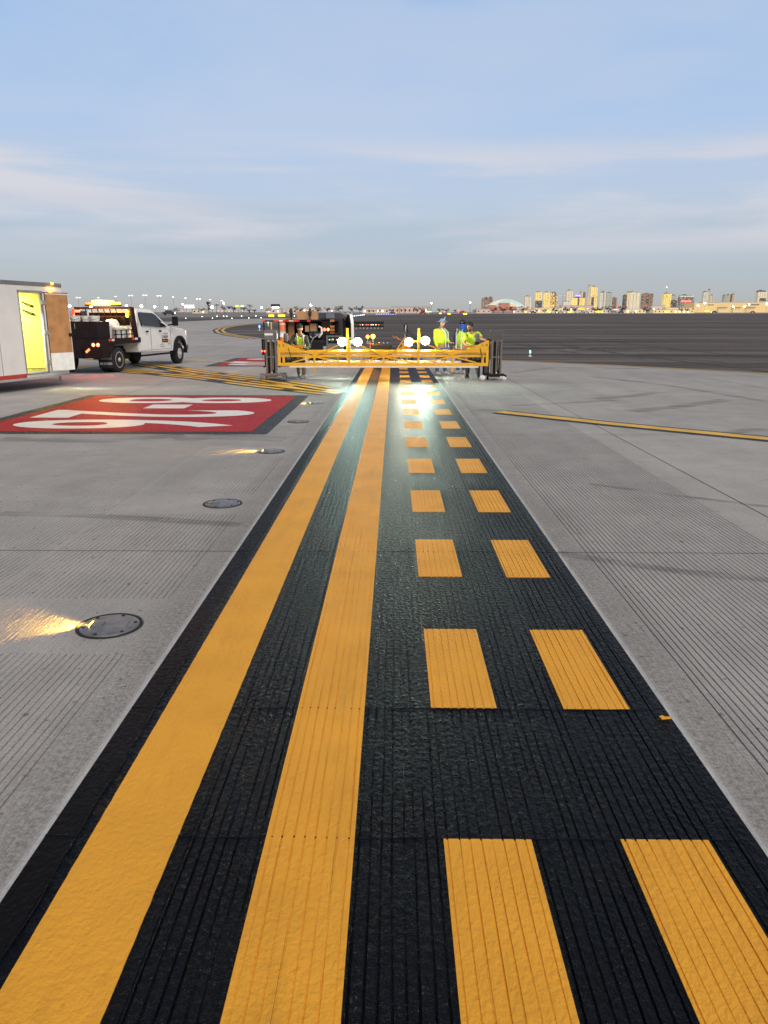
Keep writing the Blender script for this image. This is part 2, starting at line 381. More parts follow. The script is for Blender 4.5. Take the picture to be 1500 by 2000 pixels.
def ribbon(name, pts, w, off, m, label=None, cat=None, parent=None, dash=None):
    pts = [Vector((p[0], p[1])) for p in pts]
    dense = [pts[0]]
    for a, b in zip(pts, pts[1:]):
        L = (b - a).length; k = max(1, int(L / max(.5, .02 * a.y)))
        dense += [a.lerp(b, i / k) for i in range(1, k + 1)]
    mb = MB(); s = 0
    for i in range(len(dense) - 1):
        a, b = dense[i], dense[i + 1]; d = (b - a); L = d.length
        on = dash is None or (s % (dash[0] + dash[1])) < dash[0]; s += L
        if not on: continue
        def nrm(j):
            t = (dense[min(j + 1, len(dense) - 1)] - dense[max(j - 1, 0)]).normalized(); return Vector((-t.y, t.x)) * w / 2
        n0, n1 = nrm(i), nrm(i + 1)
        q = [a - n0, b - n1, b + n1, a + n0]
        mb.add([(p.x, p.y, gz(p.y) + off) for p in q], [(0, 1, 2, 3)])
    o = mb.build(name, m, parent)
    if not parent: tag(o, label, cat, None, 'structure')
    return o
def offs(pts, d):
    pts = [Vector((p[0], p[1])) for p in pts]; r = []
    for i in range(len(pts)):
        t = (pts[min(i + 1, len(pts) - 1)] - pts[max(i - 1, 0)]).normalized(); r.append(pts[i] + Vector((-t.y, t.x)) * d)
    return r

sheet('ground', [(-9000, -300), (9000, -300), (9000, 9000), (-9000, 9000)], -.06, DIRT, 'pale grey gravel infield running to the horizon', 'ground')

# concrete apron: plates with sawn grooves near the camera, plain sheet beyond
GP = .0381; GW = .0058
JX = [-6.37, 3.39]; JY = [-.5 + 6.1 * i for i in range(5)]
def jit(k, y): return .0016 * math.sin(k * 3.7 + y * 1.9) + .0012 * math.sin(k * 1.3 + y * 5.3)
def plate_rows(mb, xs, y0, y1, zt, zb, step=.6):
    """lands between consecutive groove pairs xs=[(xl,xr),...] as long strips with side walls, wavering a little"""
    n = max(1, int((y1 - y0) / step)); ys = [y0 + (y1 - y0) * i / n for i in range(n + 1)]
    for (a, ka, b, kb) in xs:
        vs = []
        for y in ys:
            xa = a + (jit(ka, y) if ka is not None else 0); xb = b + (jit(kb, y) if kb is not None else 0)
            vs += [(xa, y, zb), (xa + .0012, y, zt), (xb - .0012, y, zt), (xb, y, zb)]
        fs = []
        for i in range(n):
            o = i * 4; p = o + 4
            for j in range(3): fs.append((o + j, o + j + 1, p + j + 1, p + j))
        fs += [(0, 3, 2, 1), (n * 4, n * 4 + 1, n * 4 + 2, n * 4 + 3)]
        mb.add(vs, fs)
def lands(x0, x1):
    k0 = math.ceil((x0 + .01) / GP); k1 = math.floor((x1 - .01) / GP); r = []; prev, pk = x0, None
    for k in range(k0, k1 + 1):
        c = k * GP; r.append((prev, pk, c - GW / 2, k)); prev, pk = c + GW / 2, k
    r.append((prev, pk, x1, None)); return r
BX0, BX1 = -1.21, 1.255
mb = MB()
YN0, YN1 = -1.2, 27.9
# left of the paint: smooth margin, then grooves broken by smooth squares around the sunken lights
mb.b2((-1.42, YN0, -.012), (BX0 - .0005, YN1, 0))
gaps = [(4.15 + 3.0 * i - .40, 4.15 + 3.0 * i + .43) for i in range(-1, 8)]
edges = [YN0] + [e for g in gaps for e in g] + [YN1]
for i in range(0, len(edges) - 1):
    a, b = edges[i], edges[i + 1]
    if i % 2 == 0:
        rag = .05 * math.sin(i * 2.1)
        for x0, x1 in ((-2.62, -1.42), (-1.42, -1.42)):
            if x1 > x0: plate_rows(mb, lands(x0, x1), a, b, 0, -.012)
    else:
        mb.b2((-1.88, a, -.012), (-1.42, b, 0)); mb.b2((-2.62, a, -.012), (-1.88, b, -.0036))
        nx, ny = 124, int((b - a) / .018)           # worn, ribbed texture of the smooth square
        rx = [random.uniform(-.0013, .0013) for _ in range(nx + 1)]
        vs = []; fs = []
        for ix in range(nx + 1):
            ph = random.uniform(0, 6)
            for iy in range(ny + 1):
                y = a + (b - a) * iy / ny
                vs.append((-2.62 + .74 * ix / nx + .002 * math.sin(y * 9 + ix * .2), y, -.0015 + rx[ix] * (.6 + .6 * math.sin(y * 11 + ph)) + random.uniform(-.0004, .0004)))
        for ix in range(nx):
            for iy in range(ny):
                q = ix * (ny + 1) + iy; fs.append((q, q + ny + 1, q + ny + 2, q + 1))
        mb.add(vs, fs)
plate_rows(mb, lands(-5.2, -2.62), YN0, YN1, 0, -.012, .9)
mb.b2((BX1 + .0005, YN0, -.012), (1.44, YN1, 0))
plate_rows(mb, lands(1.44, 3.0), YN0, YN1, 0, -.012)
mb.b2((3.0, YN0, -.012), (3.2, YN1, 0))
con_near = mb.build('concrete_apron', CON, None, fix=False)
tag(con_near, 'grey concrete slabs with fine sawn grooves beside the painted band', 'pavement', None, 'structure')
base = sheet('groove_bed', [(-5.2, YN0), (3.2, YN0), (3.2, YN1), (-5.2, YN1)], -.0085, CON, parent=con_near)
apron_top = [P(*q) for q in ((523, 621.5), (440, 624), (360, 628), (0, 632))]
sheet('concrete_apron', [(-5.2, -40), (-5.2, 27.9), (3.2, 27.9), (3.2, -40), (70, -40), (70, 27.9), (45, 120), (20, 300), (apron_top[0].x, apron_top[0].y)] + [(p.x, p.y) for p in apron_top[1:]] + [(-300, 150), (-300, -40)], 0, CON, 'wide pale concrete apron stretching away to the taxiway', 'pavement')
sheet('concrete_apron', [(-5.2, -40), (3.2, -40), (3.2, -1.2), (-5.2, -1.2)], 0, CON, 'concrete behind the photographer', 'pavement')
for y in JY:
    ribbon('pavement_joint', [(-40, y), (BX0, y)], .011, .0012, JOINT, 'thin dark joint across the concrete slabs', 'joint')
    ribbon('pavement_joint', [(BX1, y), (40, y)] if y < 18 else [(BX1, y), (13, y)], .011, .0012, JOINT, 'thin dark joint across the concrete slabs', 'joint')
for x in JX + [9.49, -12.5]:
    ribbon('pavement_joint', [(x, -1), (x, 45 if x < 0 else min(45, 36.5 - x))], .013, .0014, JOINT, 'thin dark joint along the concrete slabs', 'joint')

# ---- the hold position marking: glossy black band, two solid lines, two broken lines
mb = MB()
plate_rows(mb, [(BX0, None, -1.098, None)], YN0, YN1, .003, -.012)
o = mb.build('black_paint_edge', BLKS, None, fix=False); tag(o, 'matt older black edge strip left of the first yellow line', 'road marking', None, 'structure')
mb = MB()
# raised ragged lip where the newer black coat starts
pts = [(-1.096 + .004 * math.sin(y * 7.3) + .003 * math.sin(y * 17.1), y, .0035) for y in [YN0 + .05 * i for i in range(int((YN1 - YN0) / .05))]]
mb.tube(pts, [.0045 + .002 * math.sin(i * 1.7) for i in range(len(pts))], 6)
o = mb.build('paint_ridge', BLK); tag(o, 'glossy ragged paint ridge along the left black edge', 'road marking', None, 'structure')
mb = MB()
plate_rows(mb, [(-1.098, None, -.70, None)] + [(a if i else -.70, ka, b, kb) for i, (a, ka, b, kb) in enumerate(lands(-.70, 1.20))] + [(1.20, None, BX1, None)], YN0, YN1, .0032, -.012, .3)
mb.b2((-1.098, YN0, -.014), (BX1, YN1, -.0075))
def filled(mb, x0, x1, y0, y1, lo, hi, top, step=.07):     # groove beds: here and there the paint has filled them almost flush
    n = max(1, int((y1 - y0) / step))
    for k in range(math.ceil((x0 + .004) / GP), math.floor((x1 - .004) / GP) + 1):
        vs = []
        for i in range(n + 1):
            y = y0 + (y1 - y0) * i / n
            v = mnoise.noise(Vector((k * .45, y * .9, 3.1))) * .9 + mnoise.noise(Vector((k * 2.3, y * 4.1, 9.7))) * .7
            z = min(top, lo + (hi - lo) * max(0, min(1, .42 + v)))
            vs += [(k * GP - GW * .75, y, z), (k * GP + GW * .75, y, z)]
        mb.add(vs, [(i * 2, i * 2 + 1, i * 2 + 3, i * 2 + 2) for i in range(n)])
filled(mb, -.70, 1.20, YN0, YN1, -.0055, .0030, .0027)
blackband = mb.build('black_paint_band', BLK, None, fix=False); tag(blackband, 'glossy wet black band under the yellow hold lines', 'road marking', None, 'structure')
sheet('black_paint_band', [(BX0, 27.9), (BX1, 27.9), (BX1, 35), (BX0, 35)], .004, BLK, 'far end of the black band beyond the yellow gantry', 'road marking')
def ypaint(name, x0, x1, y0, y1, grooved, label):
    mb = MB()
    ytop = min(y1, YN1)
    if grooved:
        k0 = math.ceil((x0 + .004) / GP); k1 = math.floor((x1 - .004) / GP); prev, pk = x0, None; L = []
        for k in range(k0, k1 + 1):
            L.append((prev, pk, k * GP - GW / 2 + .0008, k)); prev, pk = k * GP + GW / 2 - .0008, k
        L.append((prev, pk, x1, None))
        plate_rows(mb, L, y0, ytop, .0058, -.004, .3)
        mb.b2((x0 + .001, y0 + .001, -.003), (x1 - .001, ytop - .001, -.0002))
        filled(mb, x0, x1, y0 + .001, ytop - .001, .0008, .0050, .0046, .05)
    else:
        n = max(1, int((ytop - y0) / .05))
        vs = []; fs = []
        for i in range(n + 1):
            y = y0 + (ytop - y0) * i / n
            e0 = .0011 * math.sin(y * 53) * math.sin(y * 7.1); e1 = .0011 * math.sin(y * 47 + 1) * math.sin(y * 5.7)
            vs += [(x0 + e0, y, .003), (x0 + e0 + .001, y, .006), (x1 + e1 - .001, y, .006), (x1 + e1, y, .003)]
        for i in range(n):
            for j in range(3): fs.append((i * 4 + j, i * 4 + j + 1, i * 4 + 5 + j, i * 4 + 4 + j))
        mb.add(vs, fs)
    o = mb.build(name, YEL, None, fix=False); return tag(o, label, 'road marking', None, 'structure')
ypaint('yellow_hold_line', -1.05, -.745, YN0, YN1, False, 'outer solid yellow hold line, smooth, at the left of the band')
ypaint('yellow_hold_line', -.44, -.13, YN0, YN1, True, 'inner solid yellow hold line with grooves, in the middle of the band')
for x0, x1 in ((-1.05, -.745), (-.44, -.13)):
    sheet('yellow_hold_line', [(x0, YN1), (x1, YN1), (x1, 35), (x0, 35)], .008, YEL, 'far end of a solid yellow hold line beyond the gantry', 'road marking')
for k in range(-1, 15):
    for x0, x1, w in ((.175, .48, 'inner'), (.785, 1.09, 'outer')):
        j = random.uniform(-.006, .006)
        ypaint('yellow_dash', x0, x1, 1.352 + 1.829 * k + j, 2.266 + 1.829 * k + j, True, f'yellow block of the {w} broken line on the black band')
# transverse paint ridges at the joints
for y in JY + [2.27, 3.17]:
    mb = MB(); mb.tube([(x, y + .004 * math.sin(x * 13), .0014 + .0008 * math.sin(x * 31)) for x in [BX0 + .04 * i for i in range(int((BX1 - BX0) / .04))]], .0035, 5)
    tag(mb.build('paint_ridge', BLK), 'thin ridge of black paint over a slab joint', 'road marking', None, 'structure')
mb = MB(); mb.box((P(1300, 1405).x, P(1300, 1405).y, .007), (.045, .012, .006), .15).box((P(1300, 1405).x - .015, P(1300, 1405).y + .004, .009), (.02, .016, .007), .5)
tag(mb.build('paint_chip', YEL), 'tiny yellow chip lying at the right edge of the black band', 'paint chip')

# ---- surface painted runway signs
def signpaint(dy, label):
    root = sheet('red_sign_marking', [(-6.82, 11.9 + dy), (-2.25, 11.9 + dy), (-2.25, 17.5 + dy), (-6.82, 17.5 + dy)], .008, RED, label, 'road marking')
    sheet('border', [(-7.1, 11.66 + dy), (-1.97, 11.66 + dy), (-1.97, 17.74 + dy), (-7.1, 17.74 + dy)], .004, GRYB, parent=root)
    for ch, xa, xb, ya, yb in (('8', -6.42, -2.67, 16.0, 17.2), ('-', -4.98, -4.16, 15.05, 15.72), ('2', -6.56, -2.63, 13.58, 14.75), ('6', -6.42, -2.69, 12.2, 13.32)):
        M = Matrix(((0, 1, 0, xa), (-1, 0, 0, yb + dy), (0, 0, 1, gz(ya + dy) + .011), (0, 0, 0, 1)))
        text('numeral', ch, WHT, root, yb - ya, xb - xa, M, .001, .018)
    return root
signpaint(0, 'near red runway sign painted on the concrete reading 8-26')
signpaint(17.0, 'farther red runway sign on the concrete behind the left mast')

# ---- yellow taxi lines
def taxi(pts, name='taxiway_line', dashes=True, w=.20, label=''):
    root = ribbon(name, pts, w, .011, YEL2, label, 'road marking')
    ribbon('border', pts, w * (6.0 if dashes else 1.9), .0055, GRYB, parent=root)
    if dashes:
        for s in (-1, 1): ribbon('side_dash', offs(pts, s * w * 1.9), w, .0105, YEL2, parent=root, dash=(2.74, .91))
    return root
cA = [P(*q) for q in ((150, 696), (250, 706), (390, 728), (505, 742), (580, 753), (650, 764))]
cB = [P(*q) for q in ((40, 706), (149, 717), (300, 728.5), (390, 736.5), (505, 751), (600, 762), (661, 768.5))]
taxi(cA, label='upper diagonal yellow taxi line running under the pickup towards the band')
taxi(cB, label='lower diagonal yellow taxi line meeting the band beside the left mast')
taxi([P(976, 805), P(1200, 829), P(1500, 858), P(1800, 887)], dashes=False, w=.30, label='single yellow taxi line leaving the band on the right')
ribbon('taxiway_line', [P(365, 704), P(520, 711), P(600, 713)], .3, .009, YEL2, 'faint pale yellow line beyond the pickup front wheel', 'road marking')

# ---- asphalt
bulb = [(640, 621), (600, 625), (540, 629.5), (487, 634), (460, 637.5), (445, 641), (439, 645), (446, 650), (470, 655), (516, 661)]
near_edge = [(640, 672), (800, 688), (960, 703), (1200, 713.5), (1500, 729)]
ap = [P(*q) for q in bulb + near_edge]
far = [P(*q) for q in ((1500, 612.2), (900, 613), (760, 615), (700, 616.5))]
asphalt = sheet('asphalt_runway', [(p.x, p.y) for p in ap] + [(60, -22), (1500, -250), (1500, 900)] + [(p.x, p.y) for p in far], .006, ASP, 'wide dark asphalt runway surface behind the work crew', 'runway')
sheet('asphalt_taxiway', [(p.x, p.y) for p in [P(*q) for q in ((-300, 634), (0, 632.3), (360, 628), (440, 624), (523, 621.5), (640, 620.5), (640, 617.5), (523, 618), (360, 620), (0, 624), (-300, 626))]], .02, ASP, 'dark strip of asphalt taxiway far behind the pickup', 'taxiway')
sheet('pale_runway_strip', [(p.x, p.y) for p in [P(*q) for q in ((880, 612.6), (1500, 611.9), (2100, 611.6), (2100, 610.3), (1500, 610.4), (880, 611.2))]], .1, CON2, 'pale concrete strip beyond the dark runway', 'runway')
for k, d in enumerate((.25, .75)):
    pts = offs([(p.x, p.y) for p in ap[:10]], -d * 1.3)
    ribbon('taxiway_edge_line', pts, .3, .012, YEL2, 'double yellow edge line rounding the nose of the asphalt', 'road marking')
ribbon('taxiway_edge_line', offs([(p.x, p.y) for p in ap[9:]], -.1) + [Vector((20, 17.4)), Vector((60, -22.4))], .17, .012, YEL2, 'thin yellow edge line between concrete and dark asphalt', 'road marking')
ribbon('edge_border', offs([(p.x, p.y) for p in ap[:10]], -.62), 1.6, .010, GRYB, 'dark band behind the double yellow edge line', 'road marking')
for a, b, w in (((960, 632), (1500, 674), .10), ((985, 645), (1500, 700), .09), ((960, 638), (1500, 652), .12), ((960, 665), (1130, 690), .07), ((1100, 676), (1500, 727), .09), ((1180, 690), (1420, 709), .06), ((660, 640), (760, 625), .16), ((778, 619), (812, 668), .11), ((960, 625), (1500, 634), .2), ((1000, 652), (1250, 700), .05), ((1180, 668), (1500, 662), .08), ((450, 646), (700, 643), .25), ((460, 651), (700, 655), .2)):
    pa, pb = P(*a), P(*b); pts = [pa.lerp(pb, i / 6) + Vector((random.uniform(-.2, .2), random.uniform(-.25, .25), 0)) for i in range(7)]
    ribbon('asphalt_seam', pts, w * random.uniform(1.6, 3.4), .009, SEAM if b[1] < 800 and a[0] != 450 and a[0] != 460 else CON2, 'dark sealed seam across the asphalt', 'seam')
PATCH = mark_mat('worn_white_paint', (.40, .37, .34), 1.2, .42, .7, strength=.6)
for q in (((1056, 682.5), (1110, 681.5), (1140, 685.5), (1075, 686.5)), ((1128, 680), (1145, 679), (1152, 681), (1132, 682)), ((1240, 684), (1262, 683), (1266, 685), (1244, 686)), ((1278, 684), (1298, 684.5), (1300, 686), (1282, 686)), ((1128, 690), (1240, 691), (1250, 693.5), (1135, 692))):
    sheet('worn_marking', [(p.x, p.y) for p in [P(*c) for c in q]], .010, PATCH, 'worn remains of a white marking on the asphalt', 'road marking')
TYRE = mark_mat('tyre_rubber_smear', (.045, .043, .042), 2.2, .40, .78, (1, .22, 1), .75)
TYRE2 = mark_mat('tyre_rubber_smear_across', (.05, .048, .047), 2.0, .36, .75, (.2, 1.6, 1), .42)
for pts, w, m in (([(1085, 1080), (1200, 1098), (1340, 1118), (1500, 1132)], .13, TYRE2), ([(0, 1003), (150, 1006), (300, 1014), (470, 1026)], .16, TYRE2), ([(1150, 945), (1300, 965), (1500, 990)], .1, TYRE2),
                  ([(1160, 779), (1230, 774), (1290, 766)], .35, TYRE2), ([(1230, 803), (1320, 795), (1420, 781)], .4, TYRE2), ([(1000, 792), (1100, 788), (1200, 782)], .3, TYRE2), ([(930, 800), (960, 803), (1010, 806)], .5, TYRE2),
                  ([(1150, 735), (1300, 752), (1500, 785)], .3, TYRE2), ([(1000, 728), (1080, 718), (1250, 720)], .35, TYRE2), ([(340, 858), (420, 853), (560, 858)], .5, TYRE2), ([(1380, 850), (1450, 842), (1500, 838)], .3, TYRE2), ([(0, 858), (200, 862), (360, 850)], .35, TYRE2)):
    ribbon('tyre_mark', [P(*q) for q in pts], w, .0025, m, 'smeared grey tyre mark on the concrete', 'tyre mark')

# ------------------------------------------------------------------ sunken guard lights
PLATE = mat('dull_cast_plate', (.24, .235, .235), .42, .5, var=.25, scale=14)
def guard_light(x, y, lit, label):
    t = thing('inset_guard_light', label, 'pavement light', (x, y, 0), 0, 'round lights set flush in the concrete')
    mb = MB(); mb.lathe([(.0, .001), (.17, .001), (.172, .007), (.188, .007), (.19, .001)], n=40); mb.build('ring', SEAM, t)
    mb = MB(); mb.lathe([(.169, .002), (.166, .007), (.12, .010), (.0, .012)], n=40); mb.build('cover_plate', PLATE, t)
    for s in (-1, 1):
        MB().prism([(-.045, .008), (.045, .008), (.03, .018), (-.03, .018)], s * .035, s * .105, 'x').build('optic_housing', PLATE, t)
    for a in range(6):
        mb = MB(); mb.lathe([(.011, .006), (.011, .0125), (.0, .0125)], (math.cos(a * 1.047 + .3) * .145, math.sin(a * 1.047 + .3) * .145, 0), n=8); mb.build('bolt', SEAM, t)
    mb = MB(); mb.box((-.108, 0, .0125), (.006, .07, .009)); ln_ = mb.build('lens', E_GUARD if lit else GLASS, t)
    if lit:
        ld = bpy.data.lights.new('guard_light_lamp', 'SPOT'); ld.energy = 46; ld.color = (1, .50, .06); ld.spot_size = R(76); ld.spot_blend = .7; ld.shadow_soft_size = .02
        l = bpy.data.objects.new('guard_light_lamp', ld); col.objects.link(l); l.parent = t; l.location = (-.115, 0, .034)
        l.rotation_euler = Vector((-1, 0, -.055)).to_track_quat('-Z', 'Y').to_euler()
for i, (px, py, lit, lab) in enumerate(((222, 1223, 1, 'nearest round pavement light, glowing amber on its left side'), (438, 984, 0, 'unlit round pavement light, second along the band'), (530, 882, 1, 'small amber-lit pavement light below the red 8-26 sign'), (585, 824, 0, 'unlit pavement light beside the corner of the red sign'), (612, 788, 1, 'farthest amber-lit pavement light past the red sign'))):
    p = P(px, py); guard_light(-1.66, p.y, lit, lab)

# ------------------------------------------------------------------ lights helper
def lamp(name, kind, loc, energy, color, parent=None, aim=None, size=.1, spot=None, blend=.5):
    ld = bpy.data.lights.new(name, kind); ld.energy = energy; ld.color = color
    if kind == 'AREA': ld.size = size
    else: ld.shadow_soft_size = size
    if spot: ld.spot_size = R(spot); ld.spot_blend = blend
    l = bpy.data.objects.new(name, ld); col.objects.link(l); l.location = loc
    if aim: l.rotation_euler = Vector(aim).to_track_quat('-Z', 'Y').to_euler()
    if parent: l.parent = parent
    return l

# ------------------------------------------------------------------ the yellow gantry
GY = 22.2
def gx(px): return at(px, 690, GY).x
def gzz(py): return at(750, py, GY).z
g = thing('line_marking_gantry', 'long yellow steel gantry truss with flood lamps spanning the painted band', 'gantry', (0, GY, 0))
def L(px, py, dy=0.): return (gx(px), dy, gzz(py))
GYD = .34
xa, xb = gx(544), gx(952)
mb = MB().b2((xa, 0, gzz(692)), (xb, .05, gzz(686))); mb.build('top_rail', GANTRY, g, .004)
mb = MB().b2((xa, GYD, gzz(690.5)), (xb, GYD + .06, gzz(684.5))); mb.build('top_rail', GANTRY, g, .004)
mb = MB().b2((xa, -.004, gzz(697.6)), (xb, .046, gzz(693))); mb.build('middle_rail', GANTRY, g, .004)
mb = MB().b2((xa, -.02, gzz(715.2)), (xb, .08, gzz(708.5))); mb.build('bottom_rail', GANTRY, g, .004)
mb = MB().b2((xa, GYD, gzz(711)), (xb, GYD + .08, gzz(706))); mb.build('bottom_rail', GANTRY, g, .004)
mb = MB().b2((gx(565), -.05, gzz(717.8)), (gx(935), .33, gzz(715.3))); mb.build('spray_shield', PAIL, g, .002)
mb = MB().b2((gx(562), .06, gzz(709)), (gx(930), .16, gzz(705.5))); mb.build('hose_tray', PAIL, g, .002)
hubs = (614, 749, 884); posts = (682, 817.4)
for hx in hubs:
    lowy = 712 if hx == 749 else 725.5
    mb = MB().b2((gx(hx) - .028, -.035, gzz(lowy)), (gx(hx) + .028, .015, gzz(694))); mb.build('hanger_post', GANTRY, g, .003)
    mb = MB().b2((gx(hx) - .055, -.016, gzz(699)), (gx(hx) + .055, -.006, gzz(690.5))); mb.build('gusset', GANTRY, g)
for pxx in posts:
    mb = MB().b2((gx(pxx) - .033, -.03, gzz(714)), (gx(pxx) + .033, .03, gzz(666))); mb.build('post', GANTRY, g, .004)
    b = pxx - 4.5 if pxx < 750 else pxx + 1.
    mb = MB().b2((gx(b) - .032, GYD, gzz(712)), (gx(b) + .032, GYD + .06, gzz(641))); mb.build('rear_post', GANTRY, g, .004)
    mb = MB().bar((gx(pxx) - .3, .42, gzz(667.5)), (gx(pxx) + .3, .42, gzz(667.5)), .04)
    mb.bar((gx(pxx), 0, gzz(668)), (gx(pxx), .42, gzz(668)), .04); mb.build('cross_arm', GANTRY, g, .003)
    mb = MB().tube([(gx(pxx) - .01, .02, gzz(668)), (gx(pxx) - .01, .02, gzz(662)), (gx(pxx) + .03, .02, gzz(659.5)), (gx(pxx) + .065, .02, gzz(662)), (gx(pxx) + .065, .02, gzz(668))], .012, 6); mb.build('lifting_hook', GANTRY, g)
def brace(a, b, w=.036, dy=-.012): MB().bar(L(*a, dy), L(*b, dy), w).build('brace', GANTRY, g)
for hx, px_, in ((614, 682), (749, 682), (749, 817.4), (884, 817.4)):
    s = 1 if px_ > hx else -1
    brace((hx + 4 * s, 693), (px_ - 10 * s, 669.5)); brace((hx + 4 * s, 697.5), (px_ - 6 * s, 709))
brace((610, 697.5), (570, 708)); brace((888, 697.5), (930, 708)); brace((612, 691.5), (592, 687)); brace((888, 692), (906, 686))
for x_ in (593, 632, 660, 705, 728, 772, 795, 850, 868, 912):
    MB().b2((gx(x_) - .012, .005, gzz(709)), (gx(x_) + .012, .03, gzz(697))).build('stay', GANTRY if x_ % 2 else ORNG, g)
for s, x0, x1, txt in ((-1, 543, 595, 'JL \u00b7 JL'), (1, 954, 906, 'JL \u00b7 M')):
    X0, X1 = gx(x0), gx(x1); w = -s * .075
    poly = [(X0, gzz(715)), (X0, gzz(664.5)), (X1 * .0 + X0 + w * .6, gzz(664.5)), (X1, gzz(685.5)), (X1 + w * .2, gzz(688.5)), (X0 + w, gzz(688.5)), (X0 + w, gzz(715))]
    pn = MB().prism(poly, -.045, -.033, 'y').build('end_panel', GANTRY, g)
    MB().b2((min(X0, X0 + w * 4.6), -.047, gzz(714.6)), (max(X0, X0 + w * 4.6), -.03, gzz(709.5))).build('end_foot', GANTRY, g, .003)
    MB().b2((min(X0 + w, X0 + w * 3), -.02, gzz(708.5)), (max(X0 + w, X0 + w * 3), .2, gzz(699))).build('winch_box', DARK, g, .01)
    MB().b2((X0 + w * 2.2 - .035, -.044, gzz(708.5)), (X0 + w * 2.2 + .035, -.032, gzz(693))).build('end_strut', GANTRY, g)
    tx = gx(544.8) if s < 0 else gx(939.5)
    text('lettering', txt, BROWN, pn, .175, .085, Matrix.Translation((tx, -.0455, gzz(677.8))) @ Matrix.Rotation(R(90), 4, 'X'), .003)
    MB().tube([L(x0 - s * 10, 705, .02), L(x0 - s * 30, 704.5, .02), L(x0 - s * 52, 705.8, .02)], .045, 10).build('hydraulic_ram', DARK, g)
    mx_ = 558.5 if s < 0 else 931.5
    mo = MB().lathe([(.0, 0), (.062, 0), (.066, .03), (.066, .2), (.06, .235), (.0, .24)], (gx(mx_), .10, gzz(667.5)), n=16)
    for a in range(12): mo.box((gx(mx_) + .067 * math.cos(a * .5236), .10 + .067 * math.sin(a * .5236), gzz(667.5) + .115), (.012, .006, .16), a * .5236)
    mo.build('electric_motor', GREY, g)
    MB().lathe([(.0, 0), (.075, 0), (.075, .07), (.05, .09), (.0, .09)], (gx(mx_), .10, gzz(673.5)), n=14).build('gearbox', DARK, g)
    MB().b2((min(X0 + w * 1.5, X1), .02, gzz(679)), (max(X0 + w * 1.5, X1), .2, gzz(675.5))).build('motor_shelf', ORNG, g)
    MB().tube([L(mx_ + 4, 672, .02), L(mx_ + 6, 682, -.06), L(mx_ + 10, 696, -.06), L(mx_ + 11, 704, -.03)], .008, 6).build('cable', DARK, g)
# flood lamps on the cross arms
for px_, py_, warm in ((666, 669, 0), (697, 669, 0), (799, 669.5, 1), (832, 666.5, 0)):
    c = Vector((gx(px_), .55, gzz(py_)))
    T = Matrix.Translation(c) @ Matrix.Rotation(R(16), 4, 'X')
    fl = MB(); fl.lathe([(.0, .12), (.06, .115), (.10, .07), (.142, .03), (.142, -.012), (.130, -.012), (.130, .004), (.0, .004)], axis='y', n=24, M=T)
    hs = fl.build('flood_lamp', DARK, g, .008)
    MB().lathe([(.0, -.006), (.08, -.004), (.128, .003)], axis='y', n=24, M=T).build('lens', E_FLOODW if warm else E_FLOOD, hs)
    MB().bar(c + Vector((0, .06, -.09)), (gx(px_), .42, gzz(667.5)), .02).build('bracket', STEEL, hs)
    d = Vector((.38 if px_ > 750 else -.12, -.8, -1.0))
    lamp('flood_light', 'SPOT', c + Vector((0, -.05, -.01)), 230 if px_ < 750 else 470, (.60, 1, .80) if not warm else (1, .96, .70), g, d, .16, 124, 1.)
    lamp('flood_fill_light', 'POINT', c + Vector((0, -.20, .10)), 60 if px_ < 750 else 95, (.80, 1, .84) if not warm else (1, .95, .7), g, None, .08)  # added point fill ahead of each lamp, brightening crew and truss

